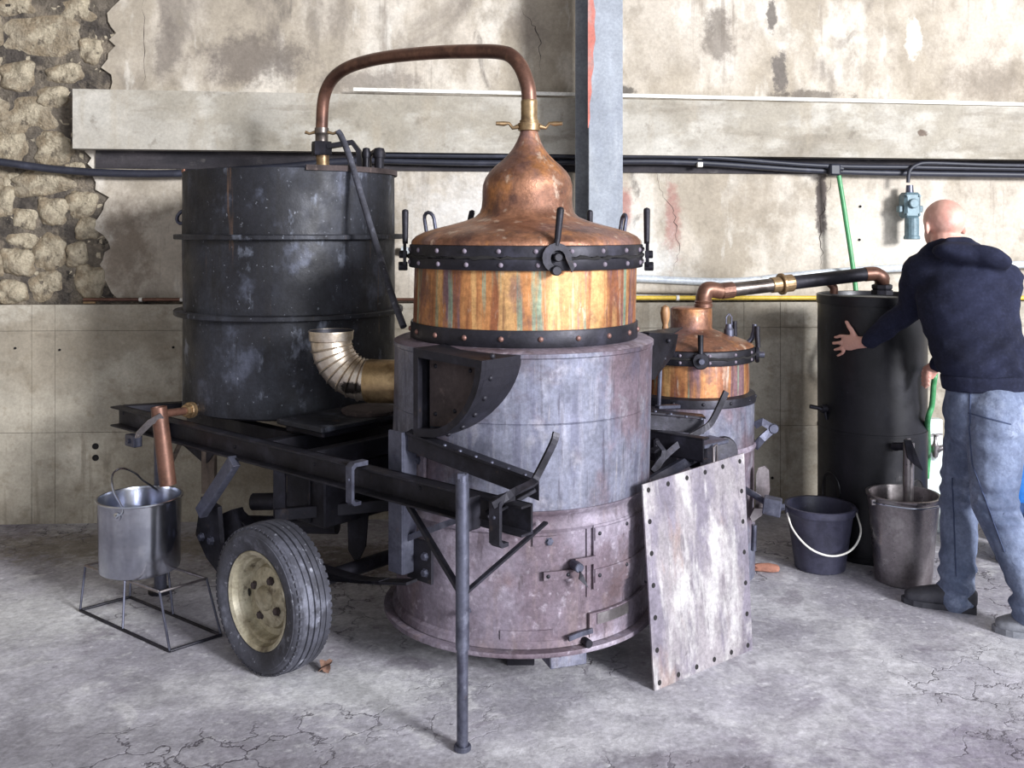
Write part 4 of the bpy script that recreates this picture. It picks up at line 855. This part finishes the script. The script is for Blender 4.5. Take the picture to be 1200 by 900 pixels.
B().bar(P(770, 477, 3.98), P(795, 476, 4.04), .03, .014).build('rod_foot', 'grey_iron', sf)
B().obox(P(790, 497, 3.93), V((.125, .03, -.016)), V((0, .004, 0)), V((0, .0, .03)), .002).build('trough_side', 'black_iron', sf)
B().obox(P(792, 485, 3.96), V((.12, .03, -.016)), V((.0, .035, 0)), V((0, 0, .004)), .001).build('trough_top', 'black_iron', sf)
for k in range(4): rivet(sf, P(768+18*k, 482+3*k, 3.90), UP, .007, 'grey_iron')
B().strip(smooth_path([P(851, 459, 3.93), P(846, 470, 3.92), P(834, 494, 3.90), P(824, 503, 3.88), P(800, 517, 3.84), P(778, 536, 3.78), P(765, 553, 3.73)], 4), .024, (1, .4, 0), .011).build('lever', 'black_iron', sf)
B().bar(P(764, 535, 3.85), P(800, 515, 3.95), .05, .05, bev=.008).build('lever_block', 'black_iron', sf)
B().strip([P(770, 518, 3.80), P(778, 528, 3.78), P(776, 540, 3.77), P(770, 550, 3.76)], .016, (1, 0, 0), .008).build('lever_hook', 'black_iron', sf)
B().obox(P(775, 530, 3.95), V((.05, .02, 0)), V((-.01, .06, 0)), V((0, 0, .07)), .008).build('dark_box', 'black_iron', sf)
fd = thing('stoking_door', 'cast iron stoking chute and small door propped beside the small still', 'chute', P(815, 560, 3.95))
B().prism([P(752, 566, 3.60), P(815, 530, 3.86), P(818, 541, 3.83), P(770, 568, 3.62)], (.01, .05, .0)).build('chute_plate', 'grey_iron', fd)
B().obox(P(823, 534, 3.95), V((.035, .03, .006)), V((-.02, .03, 0)), V((0, 0, .045)), .006).build('chute_body', 'black_iron', fd)
B().obox(P(829, 518, 3.94), V((.055, .03, .006)), V((-.03, .04, 0)), V((0, 0, .008)), .003).build('chute_top', 'grey_iron', fd)
B().tube([P(836, 543, 3.86), P(836, 524, 3.87), P(840, 521, 3.87), P(840, 545, 3.87)], .006, 8).build('wire_loop', 'worn_steel', fd)
B().lathe(P(848, 530, 4.02), [(0, -.02), (.06, -.018), (.066, 0), (.06, .01), (0, .014)], 18, axis=(.3, -1, .1)).build('round_door', 'black_iron', fd)
# parts standing out on the right of the small still
hg = thing('hose_bracket', 'blue-grey triangular bracket arm on the side of the small still', 'bracket', onQ(1.3, R1, .5))
hj = onQ(1.3, R1+.005, qz(500, 4.3)); tip = P(906, 502, 4.32); hk_ = onQ(1.3, R1+.005, qz(526, 4.3))
B().strip([hj, P(893, 494, 4.31), tip], .032, UP, .012).build('upper_arm', 'grey_iron', hg)
B().strip([hk_, P(893, 514, 4.31), tip], .032, UP, .012).build('lower_arm', 'grey_iron', hg)
B().cyl(tip, (0, 1, 0), .022, .03, 14, .003).build('pivot', 'grey_iron', hg)
ft = thing('foot_valve', 'steel foot lever and square valve block low on the small still', 'valve', onQ(1.2, R1+.05, .3))
vb = P(905, 593, 4.12)
B().obox(vb, V((.035, -.01, -.006)), V((.01, .03, 0)), V((.004, 0, .034)), .004).build('valve_block', 'grey_iron', ft)
B().tube([onQ(.8, R1-.01, vb.z+.05), vb], .014, 12).build('valve_stem', 'grey_iron', ft)
bolt(ft, vb+V((.036, -.01, 0)), (1, -.3, 0), .014)
B().prism([P(886, 556, 4.22), P(889, 548, 4.22), P(896, 546, 4.22), P(901, 551, 4.22), P(902, 575, 4.22), P(896, 600, 4.22), P(884, 610, 4.22), P(886, 580, 4.22)], (.006, .012, 0)).build('foot_lever', 'worn_steel', ft)
B().prism([P(884, 596, 4.18), P(896, 596, 4.18), P(893, 604, 4.18), P(882, 612, 4.18), P(879, 606, 4.18)], (0, .02, 0)).build('lever_shoe', 'worn_steel', ft)
B().tube([P(884, 615, 4.15), P(883, 645, 4.15)], .012, 10).build('drain_stub', 'grey_iron', ft)

# ------------------------------------------------------------------ condenser barrel
kd = thing('condenser_barrel', 'tall matt black condenser barrel that the man leans on', 'barrel', KC)
B().lathe(KC, [(0, .005), (RK-.008, 0), (RK, .008), (RK, .60), (RK+.001, 1.0), (RK, KZ-.01), (RK-.003, KZ), (RK-.012, KZ-.002), (RK-.016, KZ-.02), (0, KZ-.02)], 72).build('shell', 'black_barrel', kd)
B().lathe(KC, [(RK-.002, KZ-.045), (RK+.006, KZ-.044), (RK+.006, KZ-.002), (RK-.002, KZ+.001)], 72).build('top_band', 'black_barrel', kd)
B().lathe(KC, [(RK-.002, .010), (RK+.005, .008), (RK+.005, .03), (RK-.002, .03)], 72).build('foot_band', 'black_barrel', kd)
B().lathe(KC, [(RK-.002, .588), (RK+.003, .59), (RK+.003, .60), (RK-.002, .602)], 72).build('seam', 'black_barrel', kd)
def kz(py): return CH+(HZ-py)/FPX*4.52
def onK(a, R, z): return V((KC.x+R*math.sin(a), KC.y-R*math.cos(a), z))
for px, py in ((973, 583), (1074, 584)):
    a = angpx(px, RK, 1, KC); b = B(); zc = kz(py); n = 20
    vs = []; 
    for k in range(n):
        t_ = 2*PI*k/n; vs.append(onK(a+math.cos(t_)*.24, RK+.0015, zc+(.085*math.sin(t_) if math.sin(t_) > 0 else .075*max(-1, math.sin(t_)*1.6))))
    b._add(vs, [list(range(n))]); b.build('vent_hole', 'hole_dark', kd)
    B().tube(vs+[vs[0]], .004, 6).build('hole_rim', 'black_barrel', kd)
a = angpx(968, RK, 1, KC); q_ = onK(a, RK, kz(486))
B().cyl(q_+nS(a)*.012, nS(a), .02, .03, 12, .003).tube([q_+nS(a)*.03+V((-.05, 0, .012)), q_+nS(a)*.03+V((-.01, 0, .004)), q_+nS(a)*.03+V((.02, 0, -.006)), q_+nS(a)*.03+V((.028, 0, -.05))], [.010, .010, .009, .007], 10).build('drain_tap', 'black_iron', kd)
a = angpx(1052, RK, 1, KC); q_ = onK(a, RK, kz(523)); q3 = P(1065, 523, 4.38)
B().tube([q_-nS(a)*.01, P(1048, 523, 4.44), q3], .018, 12).build('outlet_stub', 'black_iron', kd)
os_ = thing('barrel_spout', 'steel down-spout pouring from the barrel into the tall steel pail', 'spout', (q3.x, q3.y, .5))
B().tube([q3+V((.0, 0, .018)), P(1064, 598, 4.36)], [.024, .023], 18).build('down_pipe', 'worn_steel', os_)
B().prism([P(1060, 516, 4.34), P(1068, 516, 4.34), P(1082, 552, 4.32), P(1072, 545, 4.33), P(1064, 537, 4.34)], (.0, .012, .0)).build('cut_lip', 'black_iron', os_)
B().prism([P(1059, 515, 4.36), P(1063, 514, 4.36), P(1069, 540, 4.36), P(1064, 542, 4.36)], (.02, .012, 0)).build('spout_flap', 'worn_steel', os_)

# ------------------------------------------------------------------ pails
def pail(name, label, c, r0, r1, h, mat, hdl, rimr=.008, ribs=False):
    t = thing(name, label, 'bucket', c)
    B().lathe(c, [(0, .006), (r0-.01, .003), (r0-.006, 0), (r0, .004), (r0+.0015, .02), (r0+(r1-r0)*.5, h*.5), (r1, h-.02), (r1+rimr, h-.012), (r1+rimr+.001, h-.002), (r1+rimr*.5, h), (r1-.006, h-.002), (r1-.01, h-.03), (r0-.004, .02), (0, .016)], 48).build('body', mat, t)
    return t
c = Pz(971, 676, 0); bc1 = V((c.x, c.y+.125, 0))
pk1 = pail('plastic_bucket', 'dark plastic builder bucket with a white wire handle beside the barrel', bc1, .112, .150, .288, 'black_plastic', None)
B().lathe(bc1, [(.150, .255), (.156, .255), (.158, .262), (.158, .286), (.15, .288)], 48).build('rim_band', 'black_plastic', pk1)
e1, e2 = bc1+V((-.158, -.02, .265)), bc1+V((.158, -.02, .265))
hp = [e1, bc1+V((-.150, -.10, .20)), bc1+V((-.09, -.155, .135)), bc1+V((0, -.172, .108)), bc1+V((.09, -.157, .13)), bc1+V((.152, -.10, .19)), e2]
B().tube(smooth_path(hp, 6), .0045, 8).build('wire_handle', 'white_paint', pk1)
for e in (e1, e2): B().cyl(e, (1, 0, 0), .014, .014, 12, .002).build('handle_ear', 'black_plastic', pk1)
c = Pz(1072, 692, 0); bc2 = V((c.x, c.y+.125, 0))
pk2 = pail('steel_pail', 'tall tapered stainless steel pail under the barrel spout', bc2, .118, .150, .385, 'worn_steel', None, .006)
for sg in (-1, 1): B().obox(bc2+V((sg*.152, -.05, .36)), V((.01, 0, 0)), V((0, .012, 0)), V((0, 0, .014)), .003).build('handle_ear', 'worn_steel', pk2)
hp = [bc2+V((-.158, -.05, .36)), bc2+V((-.12, -.125, .365)), bc2+V((0, -.165, .36)), bc2+V((.12, -.125, .365)), bc2+V((.158, -.05, .36))]
B().tube(smooth_path(hp, 6), .0045, 8).build('wire_handle', 'bucket_steel', pk2)

# tap on a pale board
tpb = P(1092, 560, 5.02)
bd = thing('tap_post', 'pale grey board post carrying a tap beside the barrel', 'post', (tpb.x, tpb.y, 0))
B().box((tpb.x, tpb.y, .29), .094, .05, .58, .006).build('board', 'pale_board', bd)
tp = thing('water_tap', 'old brass garden tap with a cross handle above the pale post', 'tap', P(1096, 535, 4.9))
tb0 = P(1085, 524, 4.94)
B().tube([P(1080, 524, 5.0), P(1090, 525, 4.95), P(1098, 527, 4.93), P(1106, 524, 4.92), P(1111, 530, 4.92), P(1112, 537, 4.92)], [.016, .017, .02, .015, .014, .012], 12).build('tap_body', 'worn_steel', tp)
B().lathe(P(1096, 533, 4.93), [(0, -.02), (.012, -.01), (.018, .02), (.02, .045), (.012, .055), (.008, .075), (.008, .095), (0, .095)], 12).build('valve_bonnet', 'worn_steel', tp)
hz = P(1096, 510, 4.93); B().bar(hz+V((-.035, 0, -.004)), hz+V((.035, 0, .006)), .012, .01).bar(hz+V((0, -.025, 0)), hz+V((0, .025, 0)), .012, .01).build('cross_handle', 'worn_steel', tp)
# blue containers at the right edge
c = Pz(1204, 642, 0); cb = V((c.x+.03, c.y+.12, 0))
jc = thing('blue_jerrycan', 'bright blue plastic container standing behind the man', 'container', cb)
B().lathe(cb, [(0, 0), (.12, 0), (.14, .02), (.145, .08), (.145, .30), (.135, .38), (.10, .44), (.05, .47), (.045, .50), (0, .50)], 32).build('body', 'blue_plastic', jc)
B().tube(smooth_path([cb+V((-.10, -.03, .42)), cb+V((-.11, -.03, .50)), cb+V((-.03, -.03, .53)), cb+V((.0, -.02, .48))], 5), .014, 10).build('handle', 'blue_plastic', jc)
B().lathe(cb+V((0, 0, .48)), [(.04, 0), (.05, 0), (.05, .04), (0, .045)], 20).build('cap', 'white_paint', jc)
c = Pz(1200, 664, 0); nb = V((c.x+.02, c.y+.06, 0))
nbk = pail('navy_bucket', 'dull navy plastic bucket behind the rear leg of the man', nb, .11, .14, .24, 'navy_plastic', None)

# small things on the floor
def shard(name, px, py, sx_, sy_, sz_, mat, label, cat, rot=0):
    c = Pz(px, py, 0); bm = bmesh.new(); bmesh.ops.create_icosphere(bm, subdivisions=2, radius=1)
    for v in bm.verts:
        p = v.co/max(abs(v.co.x), abs(v.co.y), abs(v.co.z))*.85+v.co*.15; p *= 1+random.uniform(-.09, .09); v.co = V((p.x*sx_, p.y*sy_, (p.z+1)*sz_))
    z0 = min(v.co.z for v in bm.verts)
    for v in bm.verts: v.co.z -= z0
    me = bpy.data.meshes.new(name); bm.to_mesh(me); bm.free(); me.materials.append(MATS[mat])
    o = bpy.data.objects.new(name, me); COL.objects.link(o); o.location = c; o.rotation_euler = (0, 0, rot); return tag(o, label, cat)
shard('brick_fragment', 898, 670, .055, .02, .018, 'terracotta', 'broken red brick fragment on the floor beside the rusty panel', 'brick', -.2)
lf = Pz(381, 787, 0)
ly = thing('dead_leaf', 'dry curled brown leaf lying on the floor behind the tyre', 'leaf', lf)
for a_, s_ in ((.3, 1), (1.9, .8)):
    vs = []
    for i in range(7):
        for j in range(4):
            u = i/6-.5; v = (j/3-.5)*(1-(2*u)**2)**.5; cu = 1.9*v+.8*u
            x_, y_, z_ = u*.055, math.sin(cu)*.02, (1-math.cos(cu))*.024+(u+.5)*.028
            vs.append(lf+V((x_*math.cos(a_)-y_*math.sin(a_), x_*math.sin(a_)+y_*math.cos(a_), z_+.002))*1+V((0, 0, 0)))
    B()._add(vs, [(i*4+j, i*4+j+1, i*4+j+5, i*4+j+4) for i in range(6) for j in range(3)], True).build('leaf_blade', 'dead_leaf', ly)

# ------------------------------------------------------------------ the man
def limb(bm, pts, side=None, n=14, cap=True):
    # pts: (pos, r_side, r_depth) ; side: reference direction for r_side
    P_ = [V(p[0]) for p in pts]; m = len(P_); rings = []
    def ring(c, t, r1, r2, sd):
        sd = (sd-t*sd.dot(t)).normalized(); up = t.cross(sd)
        return [bm.verts.new(c+sd*math.cos(2*PI*k/n)*r1+up*math.sin(2*PI*k/n)*r2) for k in range(n)]
    for i in range(m):
        t = (P_[min(i+1, m-1)]-P_[max(i-1, 0)]).normalized(); sd = V(side[i]) if isinstance(side, list) else (V(side) if side is not None else t.orthogonal())
        r1, r2 = pts[i][1], pts[i][2] if len(pts[i]) > 2 else pts[i][1]
        if i == 0 and cap:
            for f, s_ in ((.85, .55), (.5, .87)): rings.append(ring(P_[0]-t*min(r1, r2)*f, t, r1*s_, r2*s_, sd))
        rings.append(ring(P_[i], t, r1, r2, sd))
        if i == m-1 and cap:
            for f, s_ in ((.5, .87), (.85, .55)): rings.append(ring(P_[i]+t*min(r1, r2)*f, t, r1*s_, r2*s_, sd))
    for a, b in zip(rings, rings[1:]):
        for k in range(n): bm.faces.new((a[k], a[(k+1) % n], b[(k+1) % n], b[k]))
    bm.faces.new(rings[0][::-1]); bm.faces.new(rings[-1])
def ell(bm, c, ax, ay, az, sub=3):
    r = bmesh.ops.create_icosphere(bm, subdivisions=sub, radius=1)
    for v in r['verts']: p = v.co.copy(); v.co = V(c)+V(ax)*p.x+V(ay)*p.y+V(az)*p.z
def fuse(bm, name, mat, parent, voxel=.008, smooth=6, post=None):
    me = bpy.data.meshes.new(name+'_src'); bmesh.ops.recalc_face_normals(bm, faces=bm.faces); bm.to_mesh(me); bm.free()
    o = bpy.data.objects.new(name+'_src', me); COL.objects.link(o)
    md = o.modifiers.new('r', 'REMESH'); md.mode = 'VOXEL'; md.voxel_size = voxel; md.use_smooth_shade = True
    ms = o.modifiers.new('s', 'SMOOTH'); ms.factor = .5; ms.iterations = smooth
    dg = bpy.context.evaluated_depsgraph_get(); nm = bpy.data.meshes.new_from_object(o.evaluated_get(dg)); bpy.data.objects.remove(o)
    nm.name = name; bs = V(parent['_b'])
    if post: post(nm)
    for v in nm.vertices: v.co = v.co-bs
    for p in nm.polygons: p.use_smooth = True
    nm.materials.clear(); nm.materials.append(MATS[mat])
    ob = bpy.data.objects.new(name, nm); COL.objects.link(ob); ob.parent = parent; ob['_b'] = tuple(bs); return ob
pelv, chest, neckb, headc = P(1157, 462, 3.97), P(1130, 345, 4.07), P(1108, 293, 4.13), P(1105, 262, 4.17)
shL, shR = P(1079, 313, 4.17), P(1176, 322, 4.03)
elL, wrL = P(1065, 362, 4.31), onK(math.radians(-23), RK+.055, 1.035)
elR, wrR = P(1140, 398, 4.26), P(1097, 428, 4.40)
hipL, hipR = P(1142, 478, 4.03), P(1168, 478, 3.91)
knL, anL = P(1124, 588, 4.09), P(1119, 694, 4.01)
knR, anR = P(1165, 592, 3.84), P(1208, 706, 3.72)
man = thing('person', 'bald man in a navy hoodie and faded jeans leaning on the black barrel', 'person', (1.85, 3.95, 0))
face = V((-.14, .97, -.12)).normalized(); hs_ = face.cross(UP).normalized(); hu = hs_.cross(face)
# body: head, neck, trunk, arms, hands as one skin
bm = bmesh.new()
ell(bm, headc+hu*.016-face*.012, hs_*.080, face*.096, hu*.086); ell(bm, headc-hu*.045+face*.03, hs_*.060, face*.066, hu*.070)
limb(bm, [(neckb-hu*.03-face*.01, .066, .066), (headc-hu*.05-face*.012, .058, .062)], hs_)
ell(bm, headc+face*.095-hu*.028, hs_*.014, face*.022, hu*.024, 2)                      # nose
ell(bm, headc+face*.082-hu*.075, hs_*.026, face*.014, hu*.010, 2)                      # mouth
for sg in (-1, 1):
    ec = headc+hs_*sg*.083-hu*.020-face*.012
    ell(bm, ec, hs_*sg*.012-face*.008, face*.016, hu*.031, 2)
sdv = (shR-shL).normalized()
limb(bm, [(pelv, .12, .08), ((pelv+chest)/2, .12, .075), (chest, .12, .075), (neckb-V((0, 0, .06)), .065, .055)], sdv)
limb(bm, [(chest, .035), (shL+V((.05, 0, -.03)), .034), ((shL+elL)/2, .032), (elL, .032), (wrL, .027)]); limb(bm, [(chest, .035), (shR+V((-.04, 0, -.04)), .034), ((shR+elR)/2, .032), (elR, .032), (wrR, .027)])
for h_, k_, a_ in ((hipL, knL, anL), (hipR, knR, anR)): limb(bm, [(pelv, .05), (h_, .06), (k_, .045), (a_, .035)])
# left hand spread on the barrel
zc = 1.02
def hb_(deg, z, off): return onK(math.radians(deg), RK+off, z)
palm = hb_(-39, zc+.004, .020)
limb(bm, [(wrL, .026, .022), (hb_(-33, zc+.008, .034), .030, .017), (hb_(-40, zc+.004, .022), .038, .014), (hb_(-44.5, zc+.002, .017), .039, .012)], UP)
for (z0, d1, z1, d2, z2_, r_) in ((.032, -51, .030, -58.5, .020, .0095), (.010, -52, -.002, -61, -.008, .010), (-.012, -51, -.028, -59, -.038, .0095), (-.030, -49, -.050, -55, -.064, .0085)):
    limb(bm, [(hb_(-42, zc+z0*.9, .016), r_*1.05), (hb_((-44+d1)/2-1, zc+(z0+z1)/2, .016), r_), (hb_(d1, zc+z1, .014), r_*.95), (hb_(d2, zc+z2_, .0105), r_*.78)], n=8)
limb(bm, [(hb_(-34, zc+.022, .026), .014), (hb_(-38, zc+.055, .022), .0125), (hb_(-42, zc+.078, .016), .0115), (hb_(-45, zc+.098, .012), .009)], n=8)
# right hand closed on the hose
hd = (wrR-elR).normalized(); hc = wrR+hd*.05+V((0, 0, -.01))
limb(bm, [(wrR, .026, .022), (hc, .036, .016)], UP)
for k in range(4):
    q0 = hc+hd*.02+V((0, -.004, .028-.018*k)); q1 = q0+hd*.025+V((0, -.014, -.004)); q2_ = q1+V((.002, -.022, -.006))-hd*.004; q3_ = q2_-hd*.022
    limb(bm, [(q0, .0095), (q1, .009), (q2_, .0085), (q3_, .0075)], n=8)
limb(bm, [(hc+V((0, -.008, .028)), .012), (hc+hd*.02+V((0, -.03, .024)), .010), (hc+hd*.035+V((0, -.04, .006)), .008)], n=8)
body = fuse(bm, 'body', 'skin', man, .0055, 3)
# stubble shadow on the crown stays skin; hoodie
bm = bmesh.new()
bk = -face
mid1 = pelv+(chest-pelv)*.45
limb(bm, [(pelv+V((-.004, 0, .10)), .172, .122), (pelv+V((-.008, 0, .13)), .176, .128), (mid1, .176, .130), (chest+V((.012, 0, -.04)), .196, .138), (chest+V((0, .01, .05)), .200, .132), (neckb+V((.02, -.01, -.075)), .150, .105), (neckb+V((0, 0, -.02)), .088, .085)],
     [V((.95, -.3, 0)), V((.95, -.3, 0)), sdv, sdv, sdv, sdv, hs_], n=24)
limb(bm, [(shL+V((.05, 0, -.005)), .088), (shL+V((.0, .01, -.03)), .081), ((shL+elL)/2+V((.0, 0, 0)), .068), (elL+V((.012, 0, .0)), .061), ((elL+wrL)/2, .051), (wrL+(elL-wrL)*.16, .044), (wrL+(elL-wrL)*.05, .039)])
limb(bm, [(shR+V((-.05, 0, -.01)), .09), (shR+V((0, 0, -.04)), .085), ((shR+elR)/2, .070), (elR, .060), ((elR+wrR)/2, .052), (wrR+(elR-wrR)*.08, .042)])
limb(bm, [(shL+V((.01, .0, -.02)), .085), (neckb+V((.0, -.02, -.075)), .10), (shR+V((-.01, 0, -.03)), .088)])
# hood lying on the back
hc0 = P(1138, 296, 4.0)
ell(bm, hc0+V((0, 0, -.012)), V((.150, -.03, -.03)), V((.02, .08, .0)), V((.015, -.02, .046)))
ell(bm, P(1158, 302, 3.95), V((.085, -.02, -.03)), V((.01, .06, .0)), V((.006, -.02, .046)))
limb(bm, [(P(1084, 296, 4.16), .026), (P(1092, 291, 4.10), .032), (P(1110, 288, 4.04), .038), (P(1130, 288, 4.03), .04), (P(1142, 295, 4.10), .04)])
def drape(me):
    for v in me.vertices:
        p = v.co; h_ = .0045*math.sin(p.z*46+p.x*30+1.5*math.sin(p.x*22))*math.sin(p.x*19+p.y*11)+.003*math.sin(p.z*80-p.x*60)
        k_ = 1.6 if p.z < 1.12 else .8
        v.co = p+V((.35, -1, 0)).normalized()*h_*k_
hoodie = fuse(bm, 'hoodie', 'hoodie', man, .010, 5, drape)
hl = [(pelv+V((0, 0, .022)), .170, .124), (pelv+V((-.004, 0, .085)), .176, .128)]
bm = bmesh.new(); limb(bm, hl, V((.95, -.3, 0)), n=24, cap=False); 
fuse(bm, 'hem_band', 'hoodie', man, .009, 3)
# jeans
bm = bmesh.new()
limb(bm, [(pelv+V((0, 0, .035)), .155, .108), (pelv+V((.004, 0, -.06)), .172, .128), (pelv+V((0, 0, -.13)), .165, .122)], V((.95, -.3, 0)), n=24)
limb(bm, [(hipL, .108), ((hipL+knL)/2, .094), (knL, .078), ((knL+anL)/2+V((.008, 0, .03)), .072), (anL+V((.006, 0, .05)), .070), (anL+V((.008, 0, -.022)), .076)])
limb(bm, [(hipR+V((0, 0, -.01)), .118), ((hipR+knR)/2, .104), (knR, .086), ((knR+anR)/2+V((.01, 0, .01)), .076), (anR+V((0, 0, .05)), .070), (anR+V((0, 0, -.02)), .076)])
def creases(me):
    for v in me.vertices:
        p = v.co; lo = max(0, min(1, (.85-p.z)/.5)); near = 0
        kz_ = math.exp(-((p.z-.47)/.10)**2)+1.3*math.exp(-((p.z-.12)/.09)**2)+.7*math.exp(-((p.z-.74)/.06)**2)
        h_ = .010*kz_*math.sin(p.z*95+p.x*26+2*math.sin(p.x*15))+.003*math.sin(p.z*50+p.x*40)
        v.co = p+V((-.1, -1, .1)).normalized()*h_+V((math.copysign(.3, math.sin(p.x*40)), 0, 0))*h_
jeans = fuse(bm, 'jeans', 'jeans', man, .010, 5, creases)
def near_surface(mesh_ob, p, off=.003):
    return p
dg = bpy.context.evaluated_depsgraph_get()
bpy.context.view_layer.update()
def seam(pxs, name, mat, r=.0028, parent=jeans, ob=jeans):
    out = []
    for px, py in pxs:
        o_ = V((0, 0, CH)); d_ = (P(px, py, 1)-o_).normalized()
        mi = ob.matrix_world.inverted(); hit, loc, nn, ix = ob.ray_cast(mi @ o_, d_)
        if hit: out.append(ob.matrix_world @ loc+nn*.0015)
    if len(out) > 2:
        out = smooth_path(out, 2); B().tube(out, r, 6).build(name, mat, parent)
seam([(1137, 452+4*k) for k in range(1, 12)]+[(1136+.4*k, 500+5*k) for k in range(0, 8)]+[(1140+k*2.2, 545+6*k) for k in range(0, 18)], 'side_seam', 'seam_thread')
seam([(1116+.2*k, 560+5*k) for k in range(0, 24)], 'side_seam', 'seam_thread')
seam([(1135+4.5*k, 484+1.2*k) for k in range(0, 12)], 'pocket_seam', 'seam_thread')
# shoes
def shoe(heel, toe, mat, lab):
    d_ = (toe-heel); d_.z = 0; L_ = d_.length; d_.normalize(); sd = V((-d_.y, d_.x, 0))
    bm = bmesh.new()
    limb(bm, [(heel+d_*.03+UP*.055, .040, .048), (heel+d_*.09+UP*.056, .041, .050), (heel+d_*.15+UP*.048, .044, .042), (heel+d_*.21+UP*.038, .048, .034), (heel+d_*(L_-.035)+UP*.032, .040, .026)], sd)
    limb(bm, [(heel+d_*.06+UP*.06, .040), (heel+d_*.065+UP*.10, .038)])
    def flat(me):
        for v in me.vertices:
            if v.co.z < .006: v.co.z = .006
    o_ = fuse(bm, 'shoe', mat, man, .007, 4, flat); o_['label'] = lab
    pts = [(0, .036), (.05, .040), (.12, .037), (.20, .047), (L_-.05, .042), (L_-.012, .022), (L_, 0)]
    poly = [heel+d_*u+sd*v for u, v in pts]+[heel+d_*u-sd*v for u, v in pts[-2::-1]]
    poly = [V((p.x, p.y, 0)) for p in poly]
    B().prism(poly, UP*.024).build('sole', mat, o_)
shoe(V((anL.x+.068, anL.y-.045, 0)), V((anL.x-.19, anL.y+.075, 0)), 'shoe_dark', 'dark worn leather work shoe')
shoe(V((anR.x+.13, anR.y-.055, 0)), V((anR.x-.115, anR.y+.070, 0)), 'shoe_grey', 'grey work shoe')  # same pair, the left shoe given a much darker colour
for o_ in bpy.data.objects:
    if '_b' in o_: del o_['_b']
